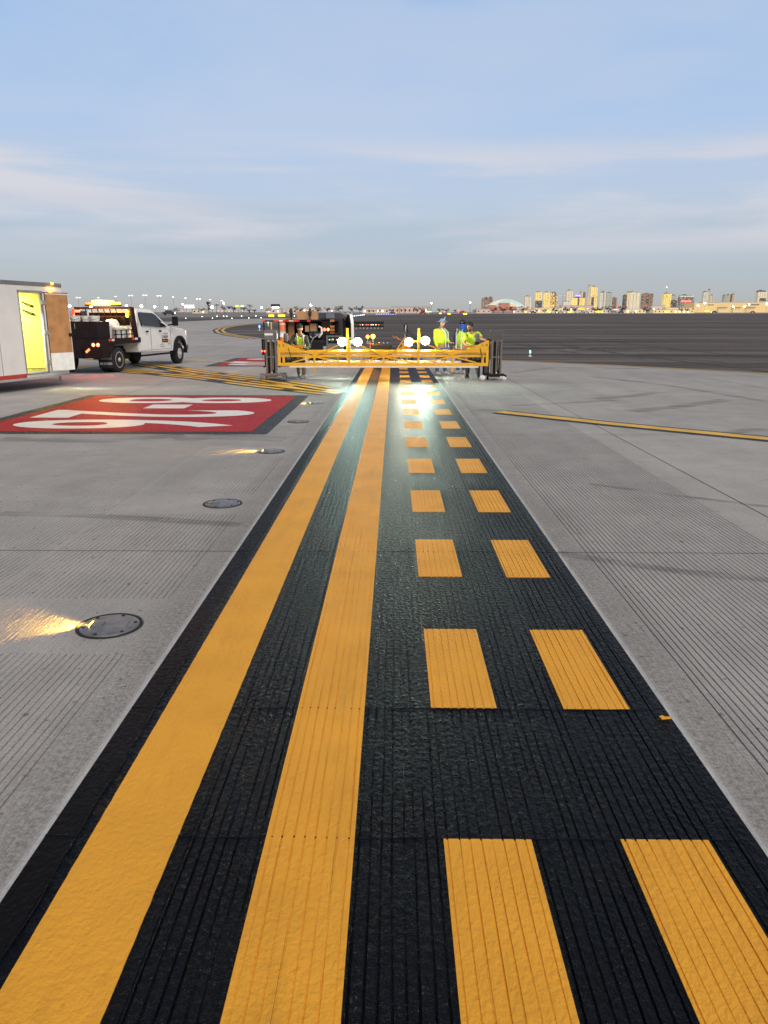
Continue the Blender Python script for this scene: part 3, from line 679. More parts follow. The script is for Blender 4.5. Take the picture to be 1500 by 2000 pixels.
# ------------------------------------------------------------------ the two lift masts
def mast(cxs, pxa, pxb, wheels, label, boxm, left):
    Yc = GY
    X = lambda p: at(p, 700, Yc).x
    Zf = lambda p: at(750, p, Yc).z
    x0 = X((pxa + pxb) / 2)
    t = thing('lift_mast', label, 'lift mast', (x0, Yc, 0), 0, 'wheeled lift masts at the ends of the gantry')
    for c, w in cxs:
        mb = MB(); xx = X(c) - x0
        mb.b2((xx - w, -.03, .17), (xx + w, .06, Zf(664))).b2((xx - w * .45, -.045, .17), (xx + w * .45, -.028, Zf(665)))
        mb.build('mast_column', MASTM, t, .004)
    xl, xr = X(cxs[0][0]) - x0, X(cxs[-1][0]) - x0
    MB().b2((xl, .03, .2), (xr, .05, Zf(668))).build('back_plate', DARK, t)
    MB().b2((xl, -.045, Zf(698)), (xr, -.032, Zf(696.5))).build('cross_bar', STEEL, t)
    MB().tube([((xl + xr) / 2 + .05, -.035, Zf(666)), ((xl + xr) / 2 + .06, -.04, Zf(680)), ((xl + xr) / 2 + .05, -.04, .3)], .009, 6).build('lift_chain', STEEL, t)
    tb = MB().b2((xl - .05, -.05, Zf(664)), (xr + .05, .18, Zf(645.5))).build('top_cover', boxm, t, .012)
    if left:
        MB().b2((X(519) - x0, -.054, Zf(655)), (X(535) - x0, -.051, Zf(651))).build('label_plate', PAIL, tb)
        MB().b2((X(540) - x0, -.05, Zf(662)), (X(544) - x0, .1, Zf(650))).build('side_switch', E_SIGN if 0 else LIMEW, t, .004)
    bl, brr = X(pxa) - x0, X(pxb) - x0
    MB().b2((xl - .08, -.07, .13), (xr + .08, .1, .19)).build('base_plate', MASTM if left else BROWN, t, .006)
    mb = MB()
    for a, b in ((bl, xl - .02), (xr + .02, brr)):
        mb.bar((a, -.02, .175), (a + (b - a) * .5, -.02, .175), .09, .05); mb.bar((a + (b - a) * .45, -.02, .175), (b, -.02, .12), .09, .05)
    mb.b2((xl, .02, .1), (xr, .62, .15)); mb.bar((bl + .05, .6, .15), (brr - .05, .6, .15), .08, .05)
    mb.build('base_legs' if 0 else 'base_frame', MASTM if left else DARK, t, .006)
    MB().lathe([(.0, 0), (.016, .0), (.02, .03), (.0, .045)], ((xl + xr) / 2 + .01, -.05, .2), n=10).build('knob', PAIL, t)
    for (wp, r, yy) in wheels:
        wx = X(wp) - x0
        ca = thing('caster', None, None, (wx, yy, 0)); ca.parent = t
        MB().lathe([(.0, -.022), (r * .45, -.022), (r * .5, -.016), (r, -.016), (r, .016), (r * .5, .016), (r * .45, .022), (.0, .022)], (0, 0, r), 'x' if left else 'y', 20).build('wheel', GREY if left else PAIL, ca)
        mb = MB()
        for s in (-1, 1):
            if left: mb.bar((s * .028, 0, r), (s * .028, .03, r * 1.95), .03, .006)
            else: mb.bar((0, s * .028, r), (.03, s * .028, r * 1.95), .03, .006)
        mb.box((0, .02, r * 1.98), (.07, .07, .012)); mb.build('fork', STEEL, ca)
    return t
ml = mast(((521, .028), (529.7, .028), (539, .028)), 507, 556, ((509, .055, -.04), (554, .055, -.04), (512, .055, .6), (551, .055, .6)), 'left lift mast with grey top box and white label', GREY, True)
mr_ = mast(((960.7, .03), (969.2, .022), (978, .027)), 944, 990, ((942.7, .08, -.06), (985.5, .065, -.04), (950, .06, .6), (983, .06, .6)), 'right lift mast with smoky clear top cover and cream casters', mat('smoky_plastic_guard', (.12, .11, .10), .3, var=.1, alpha=.45), False)
# red lamps beside the left mast
for px_, py_ in ((512, 685.6), (517, 685.8)):
    q = at(px_, py_, GY - .06) - ml.location; MB().lathe([(.0, -.012), (.02, -.012), (.022, .0), (.0, .006)], (q.x, q.y, q.z), 'y', 12).build('red_marker_lamp', E_RED, ml)
q = at(514, 676, GY + .08) - ml.location; MB().b2((q.x - .03, -.02, q.z - .25), (q.x + .02, .12, q.z + .2)).build('battery_box', DARK, ml, .01)
q = at(554, 686.5, GY + .2); mb = MB().lathe([(.0, -.02), (.022, -.02), (.024, 0), (.0, .008)], tuple(q), 'y', 12); o = mb.build('red_marker_lamp', E_REDHOT, g); o.location = (0, -GY, 0)
# tanks behind the right mast
q = at(951, 715, GY + .35)
t = thing('battery_pack', 'tall black battery pack standing behind the right mast', 'battery pack', (q.x, GY + .38, 0))
MB().b2((-.11, -.12, .12), (.06, .12, .98)).build('casing', DARK, t, .02); MB().b2((-.08, -.125, .2), (.03, -.118, .5)).build('front_grille', GREY, t); MB().tube([(-.05, 0, .98), (-.05, 0, 1.03), (.02, 0, 1.03), (.02, 0, .98)], .01, 6).build('handle', STEEL, t)
for x_ in (-.08, .03): MB().b2((x_ - .02, -.1, 0), (x_ + .02, .1, .12)).build('foot', DARK, t)

# ------------------------------------------------------------------ frame with red and white bar, traffic drum
q0, q1, q2 = at(515, 627, 28.4), at(580, 627, 28.4), at(605, 627, 28.4)
t = thing('barrier_frame', 'black post frame topped by a red and white banded bar', 'barrier frame', (q0.x, 28.4, 0))
w_ = q2.x - q0.x; zt = q0.z
MB().tube([(0, 0, zt), (w_, 0, zt)], .028, 10).build('top_bar', DARK, t)
for x0_, x1_, m_ in ((535, 545, REFR), (545, 553, REFW), (553, 564.5, REFR), (564.5, 573, REFW), (573, 585, REFR), (600, 606, REFR), (513, 518, REFR)):
    a_ = at(x0_, 627, 28.4).x - q0.x; b_ = at(x1_, 627, 28.4).x - q0.x
    MB().tube([(a_, 0, zt), (b_, 0, zt)], .034, 10).build('band', m_, t)
for x_ in (515.5, 545, 604.5):
    a_ = at(x_, 640, 28.4).x - q0.x; MB().tube([(a_, 0, 0), (a_, 0, zt)], .02, 8).build('post', DARK, t); MB().b2((a_ - .03, -.3, 0), (a_ + .03, .3, .04)).build('foot', DARK, t)
a_ = at(530, 640, 28.4).x - q0.x; MB().b2((a_ - .02, -.01, at(530, 643.5, 28.4).z), (a_ + .02, .01, at(530, 629, 28.4).z)).build('yellow_stick', GANTRY, t)
q = at(552, 656, 32.2)
t = thing('traffic_drum', 'orange and white traffic drum behind the left end of the gantry', 'traffic drum', (q.x, 32.2, .782))
zt = at(552, 629, 32.2).z - .782
MB().lathe([(.0, 0), (.17, 0), (.17, .06), (.14, .08), (.125, zt - .04), (.08, zt), (.0, zt)], n=18).build('body', mat('drum_orange', (.75, .16, .03), .5), t)
MB().lathe([(.142, .2), (.137, .48)], n=18).build('band', REFW, t); MB().lathe([(.1315, zt - .1), (.129, zt - .05)], n=18).build('band', REFW, t)

# ------------------------------------------------------------------ machines behind the gantry
q = at(651, 690, 28.6)
t = thing('control_cabinet', 'grey control cabinet with gauges behind the left flood lamps', 'control cabinet', (q.x, 28.6, 0), R(-4))
zc = at(651, 653, 28.6).z
MB().b2((-.26, 0, .25), (.28, .4, zc - .03)).build('casing', mat('cabinet_grey_green', (.13, .14, .125), .45), t, .02)
MB().b2((-.28, -.02, zc - .03), (.30, .42, zc + .03)).build('lid', DARK, t, .015)
pn = MB().b2((-.19, -.012, zc - .32), (.21, -.001, zc - .1)).build('gauge_panel', DARK, t)
for x_, r_ in ((-.02, .055), (.13, .04)): MB().lathe([(.0, -.03), (r_ * .8, -.03), (r_, -.022), (r_, -.012)], (x_, 0, zc - .2), 'y', 16).build('gauge', CHROME, pn)
MB().lathe([(.0, -.03), (.02, -.028), (.02, -.012)], (-.13, 0, zc - .19), 'y', 10).build('green_indicator', E_GREEN, pn)
for x_ in (-.17, .19):
    for y_ in (.05, .35): MB().lathe([(.0, -.02), (.1, -.02), (.11, 0), (.1, .02), (.0, .02)], (x_, y_, .11), 'x', 14).build('wheel', RUB, t); MB().b2((x_ - .02, y_ - .03, .11), (x_ + .02, y_ + .03, .27)).build('leg', STEEL, t)
q = at(617, 690, 28.6)
t = thing('spray_unit', 'black paint spray unit with hoses beside the bending worker', 'spray machine', (q.x, 28.6, 0))
MB().b2((-.24, 0, .2), (.24, .5, .95)).build('tank', DARK, t, .05)
MB().lathe([(.0, 0), (.2, 0), (.21, .1), (.16, .2), (.0, .24)], (-.02, .2, at(617, 660, 28.6).z), n=16).build('hopper', mat('navy_plastic', (.012, .016, .03), .35), t)
MB().tube([(.2, .1, 1.2), (.1, -.08, 1.15), (-.05, -.1, 1.05), (-.15, -.05, .9), (-.18, -.05, .7)], .018, 8).build('hose', LGREY, t)
MB().tube([(-.22, -.02, 1.25), (-.2, -.05, 1.1), (-.1, -.06, 1.02), (-.05, -.06, 1.05)], .02, 8).build('hose', LIMEW, t)
MB().tube([(.12, .02, 1.45), (.22, .02, 1.4), (.24, .0, 1.2), (.12, -.03, 1.05)], .035, 8).build('white_duct', PAIL, t)
for x_ in (-.2, .2): MB().lathe([(.0, -.03), (.14, -.03), (.15, 0), (.14, .03), (.0, .03)], (x_, .12, .15), 'x', 16).build('wheel', RUB, t)
MB().b2((-.2, .3, 0), (.2, .35, .2)).build('stand', DARK, t)
# amber twin beacon on a red and white post
q = at(724, 690, 28.8)
t = thing('amber_beacon_post', 'twin amber warning lamps on a red and white post', 'warning lamp', (q.x, 28.8, 0))
zb = at(724, 671, 28.8).z
MB().tube([(0, 0, .05), (0, 0, zb)], .03, 10).build('post', REFR, t)
for k in range(3): MB().lathe([(.0315, zb * (.3 + .22 * k)), (.0315, zb * (.3 + .22 * k) + .12)], n=10).build('band', REFW, t)
MB().lathe([(.0, 0), (.2, 0), (.2, .05), (.05, .07), (.0, .07)], n=18).build('base', RUB, t)
MB().bar((-.16, 0, zb), (.12, 0, zb), .03).bar((-.16, 0, zb + .06), (.0, 0, zb + .06), .02).build('cross_bar', STEEL, t)
for x_, py_, hot, r_ in ((718, 657.5, 0, .06), (728.5, 657, 1, .085)):
    xx = at(x_, 657, 28.8).x - q.x; z_ = at(x_, py_, 28.8).z
    h_ = MB().lathe([(.0, .0), (r_, .0), (r_ * 1.05, .03), (r_ * 1.05, .06), (.0, .07)], (xx, 0, z_), 'y', 16).build('lamp_housing', ORNG, t)
    MB().lathe([(.0, -.035), (r_ * .6, -.028), (r_ * .92, -.004), (.0, -.002)], (xx, 0, z_), 'y', 16).build('lens', E_AMBHOT if hot else E_AMB, h_)
    MB().bar((xx, .02, z_ - r_), (xx, .02, zb), .02).build('bracket', STEEL, t)
lamp('amber_beacon_light', 'POINT', (q.x + .1, 28.5, zb + .25), 22, (1, .4, .05), None, None, .06)
# dark tank cart + yellow walk-behind striper
q = at(746, 690, 28.6)
t = thing('tank_cart', 'low dark tank cart between the two pairs of flood lamps', 'tank cart', (q.x, 28.6, 0))
MB().b2((-.42, 0, .35), (.37, .7, at(746, 672, 28.6).z)).build('tank', mat('olive_black_steel', (.022, .018, .012), .5), t, .04)
MB().b2((-.45, -.05, .28), (.4, .75, .35)).build('frame', BROWN, t)
for x_ in (-.3, .28):
    for y_ in (.1, .6): MB().lathe([(.0, -.03), (.13, -.03), (.14, 0), (.13, .03), (.0, .03)], (x_, y_, .14), 'x', 14).build('wheel', RUB, t)
for x_ in (-.1, .05, .2): MB().lathe([(.0, 0), (.03, 0), (.03, .05), (.0, .06)], (x_, .1, at(746, 672, 28.6).z), n=8).build('valve', CHROME, t)
q = at(790, 690, 28.5)
t = thing('line_striper', 'orange walk-behind line striping machine behind the right flood lamps', 'striping machine', (q.x, 28.5, 0))
MB().b2((-.1, 0, .62), (.2, .4, .84)).build('paint_tank', mat('deep_orange_tank', (.72, .24, .02), .4), t, .03)
MB().bar((-.3, .0, .55), (.35, .0, .62), .05).bar((-.3, .4, .55), (.35, .4, .62), .05).bar((-.28, .2, .62), (.05, .2, 1.1), .04).bar((-.28, .1, .62), (.02, .1, 1.06), .03).build('frame', GANTRY, t)
MB().tube([(.1, .2, 1.1), (-.02, .2, 1.3), (.0, .2, 1.5), (.06, .2, 1.56), (.1, .2, 1.45), (.11, .2, 1.2)], .016, 8).build('hose_loop', DARK, t)
MB().tube([(.02, .3, .9), (.03, .3, 1.3), (.05, .3, 1.5)], .014, 8).build('hose', LIMEW, t)
for x_ in (-.22, .28):
    for y_ in (.03, .37): MB().lathe([(.0, -.03), (.17, -.03), (.18, 0), (.17, .03), (.0, .03)], (x_, y_, .18), 'x', 16).build('wheel', RUB, t); MB().bar((x_, y_, .18), (x_, y_, .6), .03).build('leg', STEEL, t)
MB().tube([(-.45, .2, 1.12), (-.38, .2, 1.05), (-.3, .2, 1.08), (-.22, .2, 1.0), (-.1, .2, .95)], .018, 8).build('handlebar', ORNG, t)

# ------------------------------------------------------------------ far sign board seen from the back
pb = P(714, 641.5); k_ = (pb.y * .97) / F
t = thing('guidance_sign', 'long black airfield sign board seen from behind, with glints of reflected light along it', 'airfield sign', tuple(pb))
Wd = 71 * k_
MB().b2((-Wd / 2, 0, 2.2 * k_ * 1.0), (Wd / 2, .3, 6.2 * k_)).b2((-Wd / 2, 0, 7.8 * k_), (Wd / 2, .3, 13.2 * k_)).build('panel', mat('black_sign_back', (.006, .006, .009), .4), t)
MB().b2((-Wd / 2 - .04, -.02, 6.2 * k_), (Wd / 2 + .04, .3, 7.8 * k_)).build('rail', mat('brass_rail', (.22, .17, .07), .4, .6), t)
for i in range(8): MB().ball((-Wd * .15 + i * Wd * .075 + random.uniform(-.1, .1), -.05, 7 * k_), .055, 8).build('rail_glint', random.choice([E_RDOT, E_POLE, E_POLE]), t)  # glowing balls put in for coloured light reflected along the rail
for i in range(10):
    xx = -Wd / 2 + (i + .5) * Wd / 10; MB().b2((xx - .05, .05, 0), (xx + .05, .2, 2.2 * k_)).build('leg', LGREY, t); MB().lathe([(.0, 0), (.12, 0), (.12, .05), (.0, .06)], (xx, -.05, .0), n=8).build('foot_plate', PAIL, t)

# ------------------------------------------------------------------ wheels and the white flatbed pickup
def wheel(mbparent, x, y, r, w, out, dual=False, name='wheel'):
    wh = thing(name, None, None, (x, y, r)); wh.parent = mbparent
    MB().lathe([(r * .6, -w / 2), (r * .93, -w / 2), (r, -w * .36), (r, w * .36), (r * .93, w / 2), (r * .6, w / 2)], (0, 0, 0), 'x', 32).build('tyre', RUB, wh)
    if dual: MB().lathe([(r * .6, -w / 2), (r * .93, -w / 2), (r, -w * .36), (r, w * .36), (r * .93, w / 2), (r * .6, w / 2)], (-out * (w + .06), 0, 0), 'x', 32).build('tyre', RUB, wh)
    s = out
    pr = [(.0, .02), (r * .16, .02), (r * .19, -.02), (r * .24, -.06), (r * .45, -.07), (r * .58, .0), (r * .64, .004), (r * .64, -w * .6)] if dual else [(.0, .07), (r * .18, .06), (r * .2, .0), (r * .45, .02), (r * .56, -.02), (r * .62, 0), (r * .62, -w * .6)]
    MB().lathe([(a, s * (w / 2 + b)) for a, b in pr], (0, 0, 0), 'x', 28).build('rim', ALLOY, wh)
    mb = MB()
    for k in range(8): mb.ball((s * (w / 2 + (-.07 if dual else .02)), math.cos(k * .785) * r * .34, math.sin(k * .785) * r * .34), .02, 6)
    mb.build('lug_nuts' if 0 else 'lug_ring', CHROME, wh)
    return wh
rr = P(236, 727); fr = P(357, 710)
ang = math.atan2(fr.y - rr.y, fr.x - rr.x) - math.pi / 2
WB = (fr - rr).length
# truck local frame: origin under the rear axle centre, +y forward, +x right
tr_org = rr + Vector((math.cos(ang), math.sin(ang), 0)) * -1.12
tk = thing('flatbed_pickup', 'white pickup with dark flatbed, amber light bar and red tail lamps', 'pickup truck', tuple(tr_org), ang)
HW = 1.02
side = [(1.66, .58), (1.60, .75), (1.62, 1.46), (1.78, 1.98), (1.98, 2.07), (2.9, 2.05), (3.15, 1.98), (4.1, 1.47), (4.5, 1.42), (5.45, 1.34), (5.72, 1.25), (5.80, 1.0), (5.78, .62), (5.42, .56), (5.42, .85), (5.2, 1.02), (4.8, 1.02), (4.58, .85), (4.52, .56), (4.4, .52)]
bodym = MB().prism(side, -HW, HW, 'x')
for v in bodym.v:                                     # tumblehome above the belt line
    if v.z > 1.5: v.x *= 1 - (v.z - 1.5) * .22
cab = bodym.build('cab', WHITE, tk, .03)
for s in (-1, 1):
    def sx(z, e): return s * (HW * (1 - max(0, z - 1.5) * .22) + e)
    win = [(2.0, 1.49), (1.93, 1.9), (2.0, 1.95), (3.05, 1.92), (3.25, 1.86), (3.98, 1.43), (3.55, 1.42)]
    vs = [(sx(z, .006), y, z) for y, z in win] + [(sx(z, -.03), y, z) for y, z in win]; n_ = len(win)
    MB().add(vs, [tuple(range(n_)), tuple(reversed(range(n_, 2 * n_)))] + [(i, (i + 1) % n_, (i + 1) % n_ + n_, i + n_) for i in range(n_)]).build('side_window', GLASS, tk)
    MB().b2((s * (HW + .001), 2.24, 1.25), (s * (HW + .03), 2.42, 1.31)).build('door_handle', DARK, tk, .008)
    MB().b2((s * (HW + .001), 3.3, 1.25), (s * (HW + .03), 3.48, 1.31)).build('door_handle', DARK, tk, .008)
    mb = MB()
    for y_ in (2.62, 4.28): mb.bar((s * (HW + .001), y_, .6), (s * (HW + .001), y_ + (.02 if y_ > 4 else .0), 1.4), .006, .01)
    mb.bar((s * (HW + .001), 1.72, .62), (s * (HW + .001), 4.28, .62), .006, .008); mb.build('door_gap', DARK, tk)
    fl = MB(); n_ = 14
    for i in range(n_):
        a0, a1 = math.pi * i / n_ * 1.08 - .12, math.pi * (i + 1) / n_ * 1.08 - .12
        p0 = (s * (HW + .03), 5.0 + .52 * math.cos(a0), .47 + .56 * math.sin(a0)); p1 = (s * (HW + .03), 5.0 + .52 * math.cos(a1), .47 + .56 * math.sin(a1))
        fl.bar(p0, p1, .13, .1)
    fl.build('wheel_arch', GREY if 0 else DARK, tk)
    MB().b2((s * (HW - .1), 1.8, .42), (s * (HW + .02), 4.45, .48)).build('running_board', BROWN, tk, .01)
    mi = MB().b2((s * (HW + .12), 4.2, 1.46), (s * (HW + .34), 4.32, 1.80)).build('side_mirror', DARK, tk, .03)
    MB().bar((s * (HW - .04), 4.18, 1.48), (s * (HW + .16), 4.24, 1.52), .05).build('mirror_arm', DARK, mi)
    MB().b2((s * (HW - .3), 5.74, 1.0), (s * (HW - .02), 5.83, 1.26)).build('headlight', emi('headlamp_glass', (1, .86, .5), 1.2), tk, .02)
    wheel(tk, s * (HW - .12), WB, .40, .24, s); wheel(tk, s * (HW - .03), 0, .41, .24, s, True)
MB().prism([(3.22, 1.97), (4.08, 1.5), (4.1, 1.52), (3.25, 1.99)], -.8, .8, 'x').build('windshield', GLASS, tk)
MB().b2((-.75, 1.615, 1.5), (.75, 1.66, 1.93)).build('rear_window', GLASS, tk)
MB().b2((-1.03, 5.76, .5), (1.03, 5.9, .74)).build('front_bumper', CHROME, tk, .03)
MB().b2((-.62, 5.78, .78), (.62, 5.83, 1.2)).build('grille', DARK, tk)
MB().b2((-.45, -1.2, .55), (-.35, 5.6, .8)).b2((.35, -1.2, .55), (.45, 5.6, .8)).b2((-.5, 1.2, .35), (.5, 1.9, .7)).build('chassis', DARK, tk)
dk = MB().b2((-1.12, -1.0, .92), (1.12, 1.62, 1.10)).build('flatbed_deck', BROWN, tk, .01)
MB().b2((-1.12, -1.06, .50), (1.12, -1.0, 1.10)).build('tail_panel', BROWN, tk)
MB().prism([(-1.02, .52), (-.55, .52), (-.2, .92), (-1.02, .92)], -1.1, 1.1, 'x').build('tail_skirt', BROWN, tk)
for s in (-1, 1):
    fp = MB().b2((s * .66, -.52, .17), (s * 1.16, -.50, .72)).build('mud_flap', RUB, tk)
    if s > 0:
        MB().b2((.72, -.524, .44), (1.12, -.521, .62)).build('logo_plate', STEEL, fp)
        text('lettering', '888 334-8334', PAIL, fp, .42, .075, Matrix.Translation((.70, -.523, .27)) @ Matrix.Rotation(R(90), 4, 'X'), .003)
        text('lettering', 'TALON', BROWN, fp, .34, .1, Matrix.Translation((.75, -.5245, .48)) @ Matrix.Rotation(R(90), 4, 'X'), .003)
    MB().b2((s * 1.121, -.62, 1.02), (s * 1.127, -.42, 1.09)).build('reflector', REFR, tk); MB().b2((s * 1.121, -.42, 1.02), (s * 1.127, -.25, 1.09)).build('reflector', REFW, tk)
    MB().b2((s * 1.121, .98, 1.02), (s * 1.127, 1.18, 1.09)).build('reflector', REFR, tk); MB().b2((s * 1.121, 1.18, 1.02), (s * 1.127, 1.38, 1.09)).build('reflector', REFW, tk)
    for dx, e in ((.99, E_REDHOT), (.83, E_REDHOT)): MB().lathe([(.0, -.02), (.045, -.02), (.055, 0), (.0, .005)], (s * dx, -1.07, .92), 'y', 14).build('tail_lamp', e, tk)
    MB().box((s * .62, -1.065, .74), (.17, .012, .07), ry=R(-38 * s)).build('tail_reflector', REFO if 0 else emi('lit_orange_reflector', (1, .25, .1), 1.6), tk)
    # side rack
    mb = MB()
    for z_ in (1.22, 1.36): mb.bar((s * 1.06, -.1, z_), (s * 1.06, 1.5, z_), .03)
    for k in range(5): mb.bar((s * 1.06, .0 + k * .37, 1.1), (s * 1.06, .0 + k * .37, 1.37), .03)
    mb.build('side_rail', DARK, tk)
    # slanted headache rack
    mb = MB().prism([(1.36, 1.1), (1.60, 1.1), (1.42, 2.1), (1.20, 2.12)], s * .98, s * 1.05, 'x'); mb.build('rack_upright', BROWN, tk)
mb = MB().bar((-1.0, 1.26, 2.08), (1.0, 1.26, 2.08), .07)
for k in range(9): mb.bar((-.9 + k * .225, 1.5, 1.3), (-.9 + k * .225, 1.28, 2.06), .025)
mb.bar((-1, 1.36, 1.8), (1, 1.36, 1.8), .05); mb.build('rack_grille', BROWN, tk)
lb = MB().b2((-.62, 1.16, 2.14), (.62, 1.40, 2.20)).build('light_bar', DARK, tk, .01)
MB().b2((-.34, 1.13, 2.17), (.34, 1.41, 2.33)).build('lit_module', E_AMBHOT, lb, .02)
for x0_, x1_ in ((-.60, -.31), (.31, .60)): MB().b2((x0_, 1.17, 2.18), (x1_, 1.38, 2.26)).build('amber_module', E_AMB if x0_ > 0 else ORNG, lb, .02)
for x_ in (-.95, .72): MB().b2((x_ - .12, 1.14, 1.94), (x_ + .12, 1.2, 2.02)).build('red_lamp', emi('dim_red_lamp', (1, .18, .1), 2.2), tk)
for x_ in (.92,): MB().b2((x_ - .04, 1.13, 1.78), (x_ + .04, 1.16, 2.0)).build('amber_lamp', E_AMB, tk)
MB().b2((-1.06, -.98, 1.1), (.98, -.22, 1.64)).build('tool_chest', BROWN, tk, .015)
MB().b2((.2, -.99, 1.42), (.22, -.975, 1.58)).build('chest_latch', CHROME, tk)
# lettering on the right door: x = + side, text runs forward (+y)
MS = lambda y, z: Matrix(((0, 0, 1, HW + .0035), (1, 0, 0, y), (0, 1, 0, z), (0, 0, 0, 1)))
text('lettering', 'Contract', GREY, tk, .42, .07, MS(3.62, 1.16), .002)
text('lettering', 'TALON', DARK, tk, .40, .10, MS(3.62, 1.02), .002, .02)
MB().b2((HW + .002, 3.54, .86), (HW + .005, 4.02, .985)).build('sign_panel', DARK, tk); MB().b2((HW + .002, 3.52, .86), (HW + .005, 3.545, 1.16)).build('sign_frame', DARK, tk)
text('lettering', 'SURFACING', GANTRY, tk, .40, .05, MS(3.58, .90) @ Matrix.Translation((0, 0, .003)), .002)
text('lettering', 'US DOT', GREY, tk, .32, .035, MS(3.36, .775), .002); text('lettering', '1234567', GREY, tk, .34, .045, MS(3.34, .69), .002); text('lettering', 'ALBANY', BROWN, tk, .24, .03, MS(3.98, .78), .002)
pk = mat('pale_red_sticker', (.75, .36, .34), .4)
for k in range(3): MB().bar((HW + .003, 4.04, .97 - k * .045), (HW + .003, 4.22, .90 - k * .03), .004, .02).build('flag_stripe', pk, tk)
lamp('light_bar_glow', 'POINT', (0, .9, 2.36), 240, (1, .42, .05), tk, None, .12)
lamp('light_bar_glow', 'POINT', (.5, 1.25, 2.34), 30, (1, .42, .05), tk, None, .08)
lamp('tail_lamp_glow', 'SPOT', (.9, -1.16, .92), 60, (1, .06, .03), tk, (0, -1, -.5), .05, 160, .6)
TM = Matrix.Translation(tr_org) @ Matrix.Rotation(ang, 4, 'Z')
def on_truck(x, y, z): return tuple(TM @ Vector((x, y, z)))
def pail(r, h, loc, label, m=PAIL, rz=0, group='white buckets on the flatbed'):
    t = thing('paint_bucket', label, 'bucket', loc, rz, group)
    MB().lathe([(.0, 0), (r * .88, 0), (r, h * .85), (r * 1.06, h * .86), (r * 1.06, h * .93), (.98 * r, h * .93), (.98 * r, h * .9), (.0, h * .9)], n=18, smooth=False).build('pail', m, t)
    MB().lathe([(r * 1.08, h * .93), (r * 1.08, h), (r * .95, h * 1.02), (.0, h * 1.01)], n=18, smooth=False).build('lid', PAIL, t)
    MB().tube([(r * 1.07 * math.cos(a), -r * .25 * math.sin(a) - r * .9, h * .8 - r * .5 * math.sin(a)) for a in [math.pi * i / 8 for i in range(9)]], .008, 5).build('handle', STEEL, t)
for k, x_ in enumerate((-.93, -.60, -.27, .06, .39, .72)):
    pail(.15, .17, on_truck(x_, -.6 + .05 * math.sin(k * 2), 1.642), 'white bucket in the row along the top of the dark tool chest')
pail(.19, .42, on_truck(.72, .0, 1.102), 'tall white bucket just right of the tool chest on the flatbed'); pail(.17, .36, on_truck(.9, .55, 1.102), 'white bucket in the middle behind the side rail')
pail(.17, .36, on_truck(.86, .98, 1.102), 'white bucket nearest the slanted rack behind the side rail'); pail(.2, .5, on_truck(-.9, .1, 1.102), 'big white bucket at the far left of the flatbed')
t = thing('white_drum', 'white domed drum lying on the flatbed beside the buckets', 'drum', on_truck(.55, .75, 1.44), ang)
MB().box((0, 0, -.16), (.5, .3, .3)).build('cradle', LGREY, t)
MB().lathe([(.0, -.22), (.12, -.21), (.2, -.15), (.22, 0), (.2, .15), (.12, .21), (.0, .22)], (0, 0, .06), 'x', 18).build('shell', PAIL, t)
for k, (x_, y_, lab) in enumerate(((-.85, .8, 'red and white traffic cone leaning behind the buckets'),)):
    t = thing('traffic_cone', lab, 'traffic cone', on_truck(x_, y_, 1.102), ang)
    MB().box((0, 0, .02), (.36, .36, .04)).build('base', RUB, t)
    MB().lathe([(.14, .04), (.03, .95), (.0, .96)], n=14).build('cone', mat('cone_red', (.6, .05, .03), .5), t)
    MB().lathe([(.105, .35), (.084, .52)], n=14).build('band', REFW, t); MB().lathe([(.076, .6), (.058, .75)], n=14).build('band', REFW, t)
t = thing('yellow_hose_reel', 'coil of bright yellow hose at the left rear of the flatbed', 'hose reel', on_truck(-1.0, -1.15, .9), ang)
mb = MB()
for k in range(5): mb.tube([((.30 - .02 * k) * math.cos(a), -.06 - .03 * k, .36 + (.30 - .02 * k) * math.sin(a)) for a in [2 * math.pi * i / 20 for i in range(21)]], .022, 6)
mb.build('hose', mat('yellow_hose', (.75, .5, .02), .45), t); MB().lathe([(.0, -.02), (.06, -.02), (.06, -.2), (.0, -.2)], (0, 0, .36), 'y', 12).bar((0, 0, .36), (0, 0, .1), .05).bar((0, 0, .1), (0, .14, .1), .05).build('hub', DARK, t)

# ------------------------------------------------------------------ enclosed white trailer
cor = at(118, 554, 20.6)
p2 = None
for i in range(200):                       # the point on the left frame edge at the same height
    Yt = 15 + i * .03; q = at(0, 546, Yt)
    if p2 is None or abs(q.z - cor.z) < abs(p2.z - cor.z): p2 = q
hd = Vector((cor.x - p2.x, cor.y - p2.y, 0)).normalized(); nr = Vector((hd.y, -hd.x, 0))
ta = math.atan2(hd.y, hd.x) - math.pi / 2
tl = thing('enclosed_trailer', 'white enclosed trailer with open side door at the left edge', 'trailer', (cor.x, cor.y, 0), ta)   # local: +y forward, x=0 right side, y=0 front
TI = (Matrix.Translation((cor.x, cor.y, 0)) @ Matrix.Rotation(ta, 4, 'Z')).inverted()
def tp(px, py): return TI @ plane(px, py, cor, nr)
d0, d1 = tp(36, 575), tp(92.5, 700); yA, yB = d0.y, d1.y - .03
zb_ = tp(51, 728).z; zt_ = tp(36, 571).z; ZT = cor.z; TB = tp(118, 726).z - .06
LEN = 6.5; WID = 2.3
mb = MB()
mb.b2((-.04, -LEN, TB), (0, yA, ZT - .1)).b2((-.04, yB, TB), (0, 0, ZT - .1)).b2((-.04, yA, zt_), (0, yB, ZT - .1)).b2((-.04, yA, TB), (0, yB, zb_))
mb.b2((-WID, -LEN, TB), (-WID + .04, 0, ZT - .1)).b2((-WID + .04, -.04, TB), (-.04, 0, ZT - .1)).b2((-WID + .04, -LEN, TB), (-.04, -LEN + .04, ZT - .1))
shell = mb.build('shell', TRWHITE, tl)
